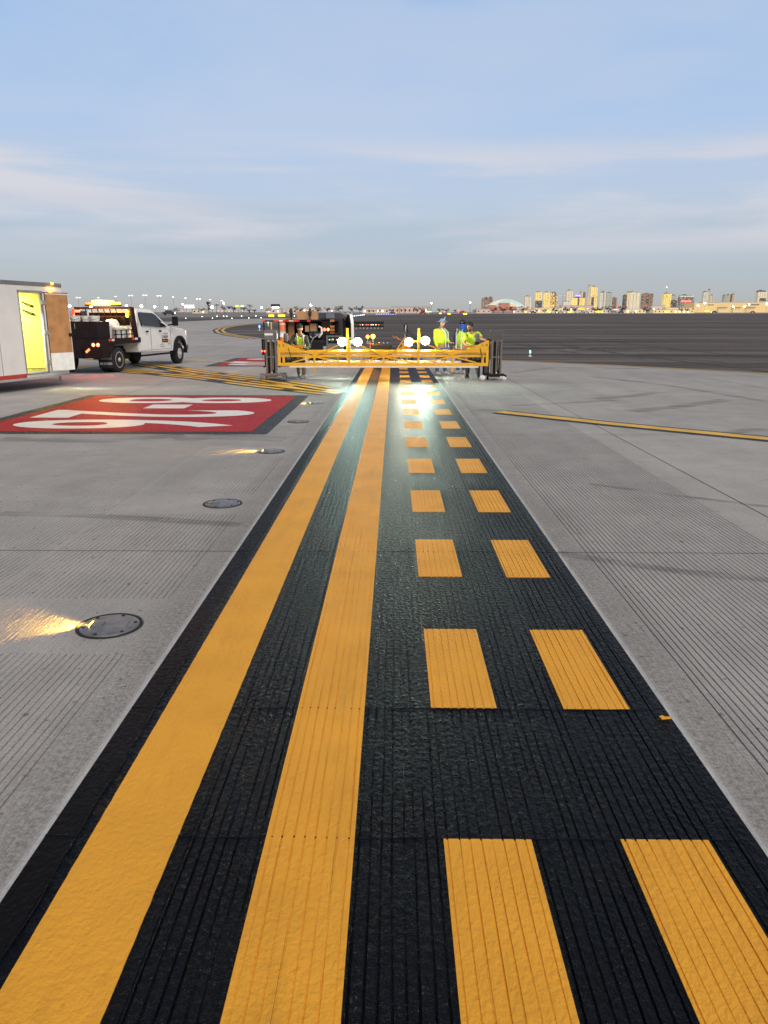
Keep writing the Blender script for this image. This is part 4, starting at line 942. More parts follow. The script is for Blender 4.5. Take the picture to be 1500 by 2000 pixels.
MB().b2((-WID - .01, -LEN, ZT - .1), (.012, .012, ZT)).build('roof_trim', mat('grey_roof_trim', (.16, .155, .16), .45), tl, .012)
MB().b2((.001, -LEN, TB), (.006, yA - .03, TB + .10)).build('red_stripe', mat('red_stripe', (.45, .015, .012), .4), tl)
MB().b2((-.02, -LEN, TB - .05), (.02, 0, TB)).build('sill_rail', LGREY, tl)
inm = mat('trailer_lining', (.72, .70, .52), .6, var=.06, scale=2)
MB().b2((-WID + .05, -LEN + .05, zb_ - .06), (-.05, -.05, zb_ - .01)).build('floor', mat('trailer_floor', (.10, .11, .06), .6), tl)
MB().b2((-WID + .042, -LEN + .05, zb_), (-WID + .06, -.05, ZT - .11)).build('lining', inm, tl); MB().b2((-WID + .06, -.06, zb_), (-.05, -.042, ZT - .11)).build('lining', inm, tl)
MB().b2((-WID + .05, -LEN + .05, ZT - .13), (-.05, -.05, ZT - .115)).build('ceiling_lining', inm, tl)
fr_ = MB()
fr_.b2((.001, yA - .05, zt_), (.03, yB + .05, zt_ + .06)).b2((.001, yA - .035, zb_ - .03), (.016, yA - .003, zt_)).b2((.001, yB + .003, zb_ - .03), (.03, yB + .04, zt_)).b2((.001, yA - .03, zb_ - .06), (.04, yB + .04, zb_ - .03))
fr_.build('door_frame', STEEL, tl, .004)
# slotted track inside the left jamb
sl = MB(); zz = zt_ - .02; k = 0
while zz > zb_ + .62:
    sl.b2((-.335, yA + .16 + (.05 if k > 9 else 0), zz - .042), (-.32, yA + .42, zz)); zz -= .06; k += 1
sl.build('slotted_track', DARK, tl); MB().b2((-.36, yA + .16, zb_ + .6), (-.34, yA + .43, zb_ + 1.15)).build('track_backing', PAIL, tl); MB().b2((-.36, yA + .16, zb_ + 1.15), (-.34, yA + .43, zt_)).build('track_backing', DARK, tl)
for k in range(2):
    z0 = zt_ - .22 - k * .2
    MB().tube([(-1.2, -.09, z0 + .05), (-1.05, -.1, z0), (-.85, -.1, z0 - .06), (-.82, -.1, z0 - .1), (-1.0, -.1, z0 - .06), (-1.2, -.09, z0 + .05)], .014, 6).build('wall_hook', DARK, tl)
tub = MB().b2((-1.2, -1.6, ZT - .16), (-1.1, -.4, ZT - .135)).build('tube_lamp', E_TUBE, tl)
lamp('trailer_lamp', 'AREA', (-1.7, (yA + yB) / 2 + .5, ZT - .2), 130, (1, .90, .16), tl, (0, 0, -1), .8)
lamp('trailer_lamp', 'SPOT', (-.9, (yA + yB) / 2, ZT - .6), 300, (.95, 1, .90), tl, (1, 0, -.62), .1, 62, .3)
# door, hinged on the front side of the opening and swung well past square
hinge = Vector((.035, yB + .045, 0)); tgt = TI @ plane(139, 650, cor + nr * .55, nr)
dm = thing('side_door', None, None, tuple(hinge)); dm.parent = tl
DW = .74
best = None
for i in range(0, 160):
    a = R(i)                                          # 0 = flat forward along the wall
    wpt = TI.inverted() @ (hinge + Vector((math.sin(a) * DW, math.cos(a) * DW, 1.3)))
    v = wpt - Vector((0, 0, H)); zc_ = v.dot(fw); px_ = 750 + F * v.dot(rt) / zc_
    if best is None or abs(px_ - 139) < best[0]: best = (abs(px_ - 139), a)
dm.rotation_euler = (0, 0, -best[1])
zd0, zd1 = zb_ - .02, zt_ + .01
MB().b2((-.02, 0, zd0), (.02, DW, zd1)).build('outer_skin', TRWHITE, dm)
MB().b2((-.027, .05, zd0 + (zd1 - zd0) * .235), (.027, DW - .02, zd1 - .03)).build('plywood_lining', WOOD, dm)
MB().b2((-.029, .03, zd0), (.029, .05, zd1)).b2((-.024, 0, zd1), (.024, DW, zd1 + .02)).build('door_edge', DARK, dm); MB().b2((-.026, .05, zd0 + .01), (.026, DW, zd0 + (zd1 - zd0) * .233)).build('kick_panel', PAIL, dm)
MB().b2((-.05, DW - .09, zd0 + .86), (.05, DW + .01, zd0 + .95)).build('latch', DARK, dm, .008)
for s_ in (0,):
    MB().b2((.001, -.5, ZT - .24), (.03, -.43, ZT - .18)).b2((.0, -.40, ZT - .03), (.03, -.34, ZT + .005)).build('marker_lamp', E_AMB, tl)
lamp('marker_lamp_glow', 'POINT', (.12, -.38, ZT - .12), 1.6, (1, .5, .05), tl, None, .04)
for y_ in (-3.2, -4.1): wheel(tl, -.16, y_, .36, .22, 1)
for y_ in (-2.5, -3.72, -4.94): MB().b2((.0005, y_ - .012, TB + .1), (.003, y_ + .012, ZT - .1)).build('panel_seam', LGREY, tl)
for f_ in (.12, .5, .88): MB().b2((-.02, -.05, zd0 + (zd1 - zd0) * f_ - .05), (.034, .05, zd0 + (zd1 - zd0) * f_ + .05)).build('hinge', STEEL, dm, .004)
for z_, y_ in ((1.9, -1.2), (1.55, -1.3), (.7, -1.0)): MB().lathe([(.0, .006), (.012, .004), (.014, .0)], (.001, y_, z_), 'x', 8).build('rivet', CHROME, tl)
MB().bar((-1.1, 0, .42), (-1.1, 1.4, .5), .1).bar((-2.0, 0, .42), (-1.2, 1.4, .5), .08).bar((-.3, 0, .42), (-1.05, 1.3, .5), .08).build('drawbar', DARK, tl); MB().tube([(-1.1, 1.1, 0), (-1.1, 1.1, .6)], .035, 8).build('jack', STEEL, tl)

# ------------------------------------------------------------------ utility truck behind the gantry
UY = 33.0; c_ = at(606, 690, UY)
ut = thing('utility_truck', 'dark utility truck seen from behind with its side door open', 'utility truck', (c_.x, UY, gz(UY)), R(-4))
ux = lambda p: at(p, 640, UY).x - c_.x
uz = lambda p: at(606, p, UY).z
MB().b2((ux(543), -.95, .62), (ux(652), 2.6, .78)).build('bed_floor', DARK, ut)
MB().b2((ux(557), 0, uz(628)), (ux(645), 2.5, uz(624.5))).build('bed_roof', DARK, ut)
MB().b2((ux(555), 0, .6), (ux(558.5), 2.5, uz(625))).build('bed_side', BROWN, ut); MB().b2((ux(629), 0, .6), (ux(645), .35, uz(624))).build('bed_side', BROWN, ut)
MB().b2((ux(557), 2.5, .6), (ux(645), 2.56, uz(625))).build('bed_front', BROWN, ut)
cabp = [(2.6, .6), (2.6, uz(621)), (2.75, uz(611)), (3.0, uz(609)), (4.0, uz(609.5)), (4.9, 1.45), (6.0, 1.35), (6.1, .6)]
cm = MB().prism(cabp, ux(568), ux(654), 'x')
for v in cm.v:
    if v.z > 1.6: v.x = v.x * (1 - (v.z - 1.6) * .25)
cm.build('cab', mat('dark_grey_truck_paint', (.045, .04, .045), .3, coat=.4), ut, .03)
MB().b2((ux(619), 2.56, uz(622)), (ux(636.5), 2.6, uz(611.5))).build('rear_window', mat('grey_glass', (.20, .22, .26), .1), ut)
MB().prism([(2.95, uz(622)), (2.95, uz(611.5)), (3.9, uz(612)), (4.6, 1.5)], ux(651.5), ux(652.5), 'x').build('side_window', mat('grey_side_glass', (.2, .22, .27), .1), ut)
for py_, h_ in ((626.5, 4.5), (638, 4.0), (644.5, 5.2), (651.5, 4)): MB().b2((ux(645.3), -.02, uz(py_ + h_ / 2)), (ux(653.3), .03, uz(py_ - h_ / 2))).build('orange_reflector', REFO, ut)
for x_, e in ((634, E_RED), (641, E_REDHOT)): MB().lathe([(.0, -.03), (.05, -.02), (.06, 0)], (ux(x_), 0, uz(643.8)), 'y', 12).build('tail_lamp', e, ut)
# open door seen edge-on, dark inside, white outside
dd = [(.0, .55), (.0, 1.35), (.12, 1.72), (.42, 1.93), (.75, 1.9), (.95, 1.5), (.98, .9), (.92, .55)]
dt = thing('open_door', None, None, (ux(652.5), 4.15, 0), R(204)); dt.parent = ut
MB().prism([(y - .0, z) for y, z in dd], -.06, .069, 'x').build('white_skin', WHITE, dt); MB().prism([(y * .94 + .03, z * .96 + .04) for y, z in dd], .0695, .09, 'x').build('dark_lining', mat('dark_green_lining', (.012, .022, .02), .6), dt)
for s, x_ in ((-1, ux(566)), (1, ux(646))):
    for y_ in (.9, 5.2): wheel(ut, x_, y_, .4, .24, s)
def card(px0, px1, py0, py1, Y, dp, label, m=CARD, name='cardboard_box', cat='box', tape=True):
    a, b = at(px0, py1, Y), at(px1, py0, Y)
    t = thing(name, label, cat, ((a.x + b.x) / 2, Y, a.z)); w = (b.x - a.x) / 2; h = b.z - a.z
    MB().b2((-w, 0, 0), (w, dp, h)).build('carton', m, t, .006)
    if tape: MB().b2((-.03, -.003, h * .02), (.03, dp + .003, h + .003)).build('tape', mat('packing_tape', (.46, .28, .15), .3), t)
card(579.5, 620, 607.5, 624.4, UY + .3, .5, 'long tan cardboard box on top of the utility truck bed')
card(605, 618, 632, 647, UY + .25, .5, 'brown cardboard box under the bed roof beside the black spray unit'); card(596, 604, 636, 648, UY + .2, .4, 'small orange-tan box behind the bending worker')
t = thing('plywood_board', 'upright brown plywood boards in the left of the truck bed', 'board', tuple(at(565, 668, UY + .5))); MB().b2((-.12, 0, 0), (.16, .05, 1.0)).build('front_board', WOOD, t); MB().b2((.0, .08, 0), (.22, .12, .95)).build('rear_board', CARD, t)
for px_, lab in ((569, 'black paddle handle standing left of the tan box'), (605.5, 'black paddle handle standing in front of the tan box')):
    b_ = at(px_, 625, UY + .15); t = thing('paddle', lab, 'paddle', tuple(b_), 0, 'paddles standing on the truck bed')
    zt2 = at(px_, 601.5, UY + .15).z - b_.z
    MB().tube([(0, 0, 0), (0, 0, zt2 * .45)], .022, 8).build('shaft', DARK, t); MB().lathe([(.0, 0), (.05, .05), (.075, .2), (.065, .32), (.0, .38)], (0, 0, zt2 - .38), n=12).build('blade', mat('brown_rubber', (.05, .03, .02), .6), t)

# ------------------------------------------------------------------ people
def skin(name, nodes, edges, m, parent, root=None, sub=2, islands=()):
    names = list(nodes); idx = {n: i for i, n in enumerate(names)}
    me = bpy.data.meshes.new(name); me.from_pydata([nodes[n][0] for n in names], [(idx[a], idx[b]) for a, b in edges], [])
    o = bpy.data.objects.new(name, me); col.objects.link(o)
    sk = o.modifiers.new('skin', 'SKIN'); sk.use_smooth_shade = True
    for i, n in enumerate(names):
        r = nodes[n][1]; sv = me.skin_vertices[0].data[i]; sv.radius = r if isinstance(r, tuple) else (r, r); sv.use_root = (n == (root or names[0]) or n in islands); sv.use_loose = False
    ss = o.modifiers.new('sub', 'SUBSURF'); ss.levels = sub; ss.render_levels = sub
    dg = bpy.context.evaluated_depsgraph_get(); dg.update()
    m2 = bpy.data.meshes.new_from_object(o.evaluated_get(dg)); bpy.data.objects.remove(o)
    m2.materials.clear(); m2.materials.append(m); m2.name = name
    for p in m2.polygons: p.use_smooth = True
    o = bpy.data.objects.new(name, m2); col.objects.link(o); o.parent = parent
    return o
def person(label, loc, J, look, skinm, shirt, pants, shoe, sleeve, vest=None, hair=None, bulk=1., curl=.5):
    """J: joints relative to loc. look: facing direction of the head"""
    t = thing('person', label, 'person', loc)
    V = {k: Vector(v) for k, v in J.items()}
    look = Vector(look).normalized(); sidev = look.cross(Vector((0, 0, 1))).normalized(); upv = sidev.cross(look).normalized()
    hd = V['head']
    nd = {}; ed = []
    nd['pelvis'] = (V['pelvis'], .135 * bulk); nd['spine'] = ((V['pelvis'] + V['chest']) / 2, .13 * bulk); nd['chest'] = (V['chest'], .15 * bulk)
    nk = V['chest'].lerp(hd, .48); nd['neckb'] = (nk, .06); nd['neck'] = (V['chest'].lerp(hd, .7), .054)
    nd['skull'] = (hd, (.078, .09)); nd['crown'] = (hd + upv * .085 - look * .01, .062)
    nd['jaw'] = (hd + look * .055 - upv * .075, .048); nd['nose'] = (hd + look * .105 - upv * .012, .013)
    ed += [('pelvis', 'spine'), ('spine', 'chest'), ('chest', 'neckb'), ('neckb', 'neck'), ('neck', 'skull'), ('skull', 'crown'), ('skull', 'jaw'), ('skull', 'nose')]
    for s in 'lr':
        nd['sh' + s] = (V['sh' + s], .062 * bulk); nd['el' + s] = (V['el' + s], .046); nd['wr' + s] = (V['wr' + s], .03)
        hdv = (V['hand' + s] - V['wr' + s]).normalized(); pe = V['wr' + s] + hdv * .085
        nd['pm' + s] = (V['wr' + s] + hdv * .045, (.036, .020)); nd['pe' + s] = (pe, (.034, .016))
        ed += [('chest', 'sh' + s), ('sh' + s, 'el' + s), ('el' + s, 'wr' + s), ('wr' + s, 'pm' + s), ('pm' + s, 'pe' + s)]
        nd['hp' + s] = (V['pelvis'].lerp(V['kn' + s], .22) + Vector(((V['kn' + s].x - V['pelvis'].x) * .5, 0, 0)), .088 * bulk); nd['kn' + s] = (V['kn' + s], .06); nd['an' + s] = (V['an' + s], .042)
        nd['to' + s] = (V['to' + s], .036)
        ed += [('pelvis', 'hp' + s), ('hp' + s, 'kn' + s), ('kn' + s, 'an' + s), ('an' + s, 'to' + s)]
        nd['ear' + s] = (hd + sidev * (.088 if s == 'r' else -.088), .014); ed.append(('skull', 'ear' + s))
    isl = []
    for s in 'lr':
        hdv = (V['hand' + s] - V['wr' + s]).normalized(); fa = (V['wr' + s] - V['el' + s]).normalized()
        acr = hdv.cross(Vector((0, 0, 1)));
        if acr.length < .2: acr = hdv.cross(Vector((0, 1, 0)))
        acr.normalize(); dn = hdv.cross(acr).normalized()
        if dn.z > 0: dn = -dn
        for i, ln_ in enumerate((.068, .078, .073, .056)):
            b = V['wr' + s] + hdv * .07 + acr * (.029 - .019 * i); k1 = b + hdv * (.02 + ln_ * .4) + dn * .006 * curl; k2 = k1 + (hdv * (1 - .5 * curl) + dn * curl).normalized() * ln_ * .35; k3 = k2 + (hdv * (1 - .8 * curl) + dn * curl * 1.3).normalized() * ln_ * .28
            for j, q in enumerate((b, k1, k2, k3)): nd[f'f{s}{i}{j}'] = (q, .0095 - .0008 * j)
            isl.append(f'f{s}{i}0'); ed += [(f'f{s}{i}{j}', f'f{s}{i}{j + 1}') for j in range(3)]
        b = V['wr' + s] + hdv * .025 + acr * .022; k1 = b + (acr * .8 + hdv * .6).normalized() * .04; k2 = k1 + (acr * .3 + hdv + dn * .3 * curl).normalized() * .035
        for j, q in enumerate((b, k1, k2)): nd[f't{s}{j}'] = (q, .011 - .001 * j)
        isl.append(f't{s}0'); ed += [(f't{s}0', f't{s}1'), (f't{s}1', f't{s}2')]
    body = skin('body', nd, ed, skinm, t, 'pelvis', 2, isl)
    for s in (-1, 1):
        e = MB(); e.ball(hd + look * .083 + sidev * .03 * s + upv * .01, .011, 8); e.build('eye', PAIL, t)
        MB().ball(hd + look * .092 + sidev * .03 * s + upv * .01, .0055, 6).build('pupil', HAIR, t)
    MB().tube([hd + look * .088 + sidev * x - upv * (.06 - .002 * abs(x) * 10) for x in (-.022, 0, .022)], .005, 6).build('mouth', mat('lips', (.32, .11, .08), .5), t)
    # garments as shells over the same joints
    g2 = {'pelvis': (V['pelvis'] + Vector((0, 0, -.04)), .152 * bulk)}; e2 = []
    for s in 'lr':
        g2['hp' + s] = (nd['hp' + s][0], .103 * bulk); g2['kn' + s] = (V['kn' + s], .078); g2['cf' + s] = (V['kn' + s].lerp(V['an' + s], .55), .07); g2['an' + s] = (V['an' + s] + Vector((0, 0, .03)), .06)
        e2 += [('pelvis', 'hp' + s), ('hp' + s, 'kn' + s), ('kn' + s, 'cf' + s), ('cf' + s, 'an' + s)]
    skin('trousers', g2, e2, pants, t, 'pelvis')
    g3 = {'pelvis': (V['pelvis'] + Vector((0, 0, .04)), .158 * bulk), 'spine': (nd['spine'][0], .158 * bulk), 'chest': (V['chest'], .168 * bulk), 'col': (V['chest'].lerp(nk, .75), .075)}
    e3 = [('pelvis', 'spine'), ('spine', 'chest'), ('chest', 'col')]
    for s in 'lr':
        g3['sh' + s] = (V['sh' + s], .082 * bulk); e3.append(('chest', 'sh' + s))
        if sleeve == 'long':
            g3['el' + s] = (V['el' + s], .064); g3['wr' + s] = (V['el' + s].lerp(V['wr' + s], .9), .045); e3 += [('sh' + s, 'el' + s), ('el' + s, 'wr' + s)]
        else:
            g3['el' + s] = (V['sh' + s].lerp(V['el' + s], .75), .075); e3 += [('sh' + s, 'el' + s)]
    skin('shirt', g3, e3, shirt, t, 'pelvis')
    if vest:
        g4 = {'pelvis': (V['pelvis'] + Vector((0, 0, .03)), .176 * bulk), 'spine': (nd['spine'][0], .176 * bulk), 'chest': (V['chest'], .186 * bulk), 'col': (V['chest'].lerp(nk, .55), .09)}
        e4 = [('pelvis', 'spine'), ('spine', 'chest'), ('chest', 'col')]
        for s in 'lr': g4['sh' + s] = (V['chest'].lerp(V['sh' + s], .78), .095 * bulk); e4.append(('chest', 'sh' + s))
        skin('vest', g4, e4, vest, t, 'pelvis')
        # reflective bands following the vest front
        fd = Vector((look.x, look.y, 0)).normalized(); sd = fd.cross(Vector((0, 0, 1)))
        for s in (-1, 1):
            pts = [V['chest'] + sd * .085 * s + fd * .10 + Vector((0, 0, .15)), V['chest'] + sd * .09 * s + fd * .19 * bulk + Vector((0, 0, .03)), nd['spine'][0] + sd * .085 * s + fd * .18 * bulk, V['pelvis'] + sd * .085 * s + fd * .175 * bulk]
            MB().tube(pts, .022, 6).build('reflective_band', LIMEW, t)
    for s in 'lr':
        d = (V['to' + s] - V['an' + s]); d.z = 0; d.normalize(); a = V['an' + s]
        z0 = a.z - .055
        sh = {'heel': (Vector((a.x, a.y, z0 + .03)) - d * .05, .042), 'mid': (Vector((a.x, a.y, z0 + .04)) + d * .05, (.046, .042)), 'toe': (Vector((a.x, a.y, z0 + .026)) + d * .16, (.044, .030)), 'top': (a + Vector((0, 0, .02)), .056)}
        skin('shoe', sh, [('heel', 'mid'), ('mid', 'toe'), ('mid', 'top')], shoe, t, 'mid')
    if hair:
        MB().ball(hd + upv * .045 - look * .034, .108, 16, (.93, .97, .92)).build('hair', hair, t)
    return t, hd, look, sidev, upv
def rel(px, py, Y, base): q = at(px, py, Y); return (q.x - base[0], q.y - base[1], q.z - base[2])

# worker in the wide hat, gesturing
b = P(860, 733); B = (b.x, b.y, 0); Yb = b.y
J = dict(pelvis=rel(861, 678, Yb, B), chest=rel(859, 651, Yb, B), head=rel(864.5, 630.5, Yb, B),
         shl=rel(852, 648, Yb - .12, B), ell=rel(850, 665, Yb - .2, B), wrl=rel(855, 679, Yb - .25, B), handl=rel(858, 683, Yb - .27, B),
         shr=rel(866, 648, Yb + .08, B), elr=rel(873, 664, Yb - .02, B), wrr=rel(878.5, 669, Yb - .12, B), handr=rel(884, 669.5, Yb - .16, B),
         knl=rel(855, 704, Yb - .1, B), anl=(rel(853, 731, Yb, B)[0], -.05, .075), tol=(rel(853, 731, Yb, B)[0] + .13, -.13, .03),
         knr=rel(866, 704, Yb + .05, B), anr=(rel(870, 731, Yb, B)[0], .05, .075), tor=(rel(870, 731, Yb, B)[0] + .14, -.02, .03))
lime_o = LIME
t, hd, lk, sdv, upv = person('worker in lime jacket and wide blue hat, gesturing with open hand', B, J, (.82, -.5, -.12), SKIN, LIME, DENIM, SHOE, 'long', LIME, None, 1.28, .15)
MB().lathe([(.0, .125), (.06, .12), (.092, .085), (.104, .04), (.108, .032), (.175, .02), (.185, .028), (.178, .034), (.11, .045)], tuple(hd + upv * .005), n=20, M=None).build('hat', HATM, t)
MB().bar(hd + Vector((.02, -.02, .09)), hd + Vector((.09, -.05, .17)), .05, .02).build('hat_flap', HATM, t)
# worker in black cap and blue gaiter, behind
b = P(898, 730.5); B = (b.x, b.y, 0); Yb = b.y
J = dict(pelvis=rel(899, 681, Yb, B), chest=rel(900, 652, Yb, B), head=rel(904, 633, Yb - .05, B),
         shl=rel(891.5, 650, Yb, B), ell=rel(887.5, 665, Yb, B), wrl=rel(886.5, 678, Yb - .1, B), handl=rel(887, 684, Yb - .12, B),
         shr=rel(909, 650, Yb, B), elr=rel(913, 666, Yb, B), wrr=rel(911, 678, Yb - .15, B), handr=rel(909, 682, Yb - .2, B),
         knl=rel(894, 706, Yb - .05, B), anl=(rel(894, 731, Yb, B)[0], 0, .075), tol=(rel(894, 731, Yb, B)[0] - .12, -.1, .03),
         knr=rel(904, 706, Yb, B), anr=(rel(906, 731, Yb, B)[0], .03, .075), tor=(rel(906, 731, Yb, B)[0] - .02, -.14, .03))
t, hd, lk, sdv, upv = person('worker in black cap with blue neck gaiter over the face', B, J, (-.35, -.93, -.1), SKIN, BLUES, DENIM, SHOE, 'long', LIME, None, 1.1)
cp = MB(); cp.ball(hd + upv * .05, .105, 14, (1, 1, .85)); cp.add([hd + lk * .08 + upv * .055 + sdv * x + lk * y for x, y in ((-.08, 0), (-.06, .1), (0, .12), (.06, .1), (.08, 0))] + [hd + lk * .08 + upv * .068 + sdv * x + lk * y for x, y in ((-.08, 0), (-.06, .1), (0, .12), (.06, .1), (.08, 0))], [(0, 1, 2, 3, 4), (9, 8, 7, 6, 5), (0, 5, 6, 1), (1, 6, 7, 2), (2, 7, 8, 3), (3, 8, 9, 4), (4, 9, 5, 0)])
cp.build('cap', HAIR, t); MB().b2(tuple(hd + lk * .1 + upv * .065 - Vector((.02, 0, .012))), tuple(hd + lk * .112 + upv * .065 + Vector((.02, 0, .014)))).build('cap_badge', PAIL, t)
MB().lathe([(.095, -.20), (.085, -.12), (.098, -.05), (.1, -.012), (.092, -.008)], tuple(hd + lk * .012), n=18).build('neck_gaiter', BLUEC, t)
# worker leaning on the right end of the gantry
b = P(922, 738.5); B = (b.x, b.y, 0); Yb = b.y
J = dict(pelvis=rel(925, 690, Yb + .25, B), chest=rel(921.5, 658.5, Yb - .05, B), head=rel(917.5, 638.5, Yb - .2, B),
         shl=rel(909, 656, Yb - .05, B), ell=rel(906, 671, Yb - .25, B), wrl=rel(917, 675, Yb - .42, B), handl=rel(923, 676, Yb - .46, B),
         shr=rel(934, 654, Yb - .02, B), elr=rel(941, 662, Yb - .25, B), wrr=rel(951, 665, Yb - .4, B), handr=rel(957, 667, Yb - .45, B),
         knl=rel(913, 716, Yb + .0, B), anl=(rel(913, 736, Yb, B)[0], .05, .075), tol=(rel(911, 736, Yb, B)[0] - .05, -.1, .03),
         knr=rel(933, 716, Yb - .05, B), anr=(rel(933, 739, Yb, B)[0], -.12, .075), tor=(rel(934, 739, Yb, B)[0] + .03, -.28, .03))
t, hd, lk, sdv, upv = person('broad worker in lime T-shirt and glasses leaning over the right gantry end', B, J, (-.3, -.9, -.32), SKIND, LIME, CHAR, BOOT, 'short', None, HAIR, 1.3, .8)
gl = MB()
for s in (-1, 1): gl.tube([hd + lk * .106 + sdv * (.033 * s + .024 * math.cos(a)) + upv * (.008 + .018 * math.sin(a)) for a in [2 * math.pi * i / 12 for i in range(13)]], .0045, 5)
gl.bar(hd + lk * .11 + sdv * -.01 + upv * .01, hd + lk * .11 + sdv * .01 + upv * .01, .006); gl.build('glasses', DARK, t)
MB().ball(hd + lk * .06 - upv * .098, .046, 10, (1, 1, .6)).build('beard', HAIR, t)
q = Vector(J['wrr']).lerp(Vector(J['handr']), .6); MB().ball(q + Vector((0, 0, .02)), .07, 10, (1.1, .8, .8)).build('glove', DARK, t)
# worker bending over the left end
b = P(592, 740.5); B = (b.x, b.y, 0); Yb = b.y
J = dict(pelvis=rel(590, 690, Yb + .45, B), chest=rel(586, 662, Yb + .12, B), head=rel(585.5, 641.5, Yb - .05, B),
         shl=rel(573, 659, Yb + .12, B), ell=rel(567, 674, Yb - .05, B), wrl=rel(571, 673, Yb - .25, B), handl=rel(573, 674, Yb - .3, B),
         shr=rel(598, 659, Yb + .1, B), elr=rel(603, 681, Yb - .1, B), wrr=rel(589, 677, Yb - .3, B), handr=rel(580, 673.5, Yb - .36, B),
         knl=rel(583, 714, Yb + .3, B), anl=(rel(584, 735, Yb + .5, B)[0], .55, .075), tol=(rel(584, 735, Yb, B)[0] + .02, .42, .03),
         knr=rel(594, 715, Yb + .05, B), anr=(.02, .02, .075), tor=(-.06, -.1, .03))
t, hd, lk, sdv, upv = person('worker in charcoal sleeves and reflective vest bending over the left gantry end', B, J, (.1, -.85, -.5), SKIND, CHAR, KHAKI, SHOE, 'long', LIME, HAIR, .98, .9)

# ------------------------------------------------------------------ edge lights
def edge_light(px, py, m, label, group, s=1.):
    p = P(px, py); t = thing('edge_light', label, 'edge light', tuple(p), 0, group)
    MB().lathe([(.0, 0), (.16 * s, 0), (.16 * s, .03), (.03 * s, .05), (.03 * s, .3 * s), (.0, .3 * s)], n=12).build('stake', PAIL, t)
    MB().lathe([(.0, .3 * s), (.07 * s, .3 * s), (.08 * s, .36 * s), (.06 * s, .5 * s), (.0, .55 * s)], n=12).build('lamp_globe', m, t)
    return t
edge_light(507, 645.5, E_BLUE, 'blue edge light on the asphalt nose left of the barrier frame', 'blue taxiway edge lights', 1.1)
edge_light(524, 637, E_BLUE, 'blue edge light seen inside the barrier frame', 'blue taxiway edge lights', 1.3)
edge_light(1035, 696.5, emi('cyan_edge_lamp', (.25, .75, 1), 2.2), 'small cyan edge light standing on the asphalt right of the gantry', 'blue taxiway edge lights', 0.55)
def dot(px, py, r, m, name, label, cat, group, base_py=None, pole=True, Y=None):
    """a small lamp on a stake; r = radius in photo pixels"""
    p = P(px, base_py if base_py else py + 1.2) if Y is None else at(px, base_py, Y)
    k = p.y * .97 / F; t = thing(name, label, cat, tuple(p), 0, group)
    z = at(px, py, p.y).z - p.z
    MB().tube([(0, 0, -.2), (0, 0, max(.05, z))], max(.02, .16 * k), 6).build('pole', GREY, t)
    MB().ball((0, 0, z), r * k, 8).build('lamp', m, t)
    return t
for px_, py_ in ((363, 621.6), (415, 621.5), (453, 621.6), (486, 621), (510, 620.6), (437, 617.5), (472, 617.3), (500, 617), (535, 618), (424, 617.7), (443, 617.8), (395, 618), (575, 617.5)): dot(px_, py_, .8, E_WLT, 'edge_light', 'pale blue edge light along the far taxiway behind the pickup', 'edge light', 'far pale blue edge lights on the left')
for i in range(14): dot(664 + i * 3.6, 620.3 - i * .42, .7, E_WLT, 'edge_light', 'tiny white edge light in the row curving past the open truck door', 'edge light', 'row of far white edge lights')
for i in range(12): dot(735 + i * 3.4, 613.6 + .1 * math.sin(i), .6, emi('violet_edge_lamp', (.45, .45, 1), 3) if i == 0 else bpy.data.materials['violet_edge_lamp'], 'edge_light', 'tiny violet edge light along the far taxiway', 'edge light', 'far violet edge lights')
for px_ in (357, 366, 378, 388, 396, 402, 426, 434, 440, 447, 461, 474, 491, 536, 556): dot(px_, 607.6 + random.uniform(-.5, .5), 1.0, E_RDOT, 'red_lamp', 'small red lamp in the row beyond the far taxiway', 'red lamp', 'row of small red lamps', 609.6 + .6)
for px_, py_ in ((767, 613), (712, 594 + 12), (829, 607), (831.5, 609), (868, 609.5), (895, 606), (652, 607), (658, 606), (636, 607)): dot(px_, py_, 1.1, E_RDOT, 'red_lamp', 'small red obstruction lamp beyond the runway', 'red lamp', 'scattered far red lamps', 612.6)

# lit yellow signs far away
for px_, py_, w_, h_, lab in ((530, 616.5, 11, 4.2, 'blurred yellow airfield sign, left of the pair above the barrier frame'), (550, 616.5, 14, 4.2, 'wider yellow airfield sign, right of the pair above the barrier frame'), (860, 612, 4.5, 2.6, 'tiny yellow airfield sign right above the wide blue hat'), (877, 612.8, 6, 2.8, 'yellow airfield sign between the hat and the black cap'), (908.5, 613, 7, 3.2, 'bright yellow airfield sign above the leaning worker'),
                          (1026, 609, 5.5, 2.4, 'small yellow sign below the stadium end'), (1073, 608.8, 6, 2.8, 'small yellow sign under the gold towers'), (1113, 609, 9, 2.6, 'yellow sign under the pale square tower'), (1170, 608.6, 16, 3, 'long yellow sign under the tallest tower'), (1302, 608.6, 11, 2.6, 'yellow sign under the yellow tower'), (1380, 607.5, 9, 3.2, 'yellow sign before the beige hangar')):
    p = P(px_, max(py_ + h_ / 2 + 1, 612.6)); k = p.y * .97 / F; zc = at(px_, py_, p.y).z - p.z
    t = thing('airfield_sign', lab, 'airfield sign', tuple(p), 0, 'lit yellow airfield signs')
    MB().b2((-w_ / 2 * k, 0, zc - h_ / 2 * k), (w_ / 2 * k, .4, zc + h_ / 2 * k)).build('housing', DARK, t); MB().b2((-w_ / 2 * k * .97, -.03, zc - h_ / 2 * k * .9), (w_ / 2 * k * .97, -.005, zc + h_ / 2 * k * .9)).build('lit_face', E_SIGN, t)
    for s in (-1, 1): MB().b2((s * w_ / 3 * k - .1, .1, -.3), (s * w_ / 3 * k + .1, .3, zc)).build('leg', GREY, t)

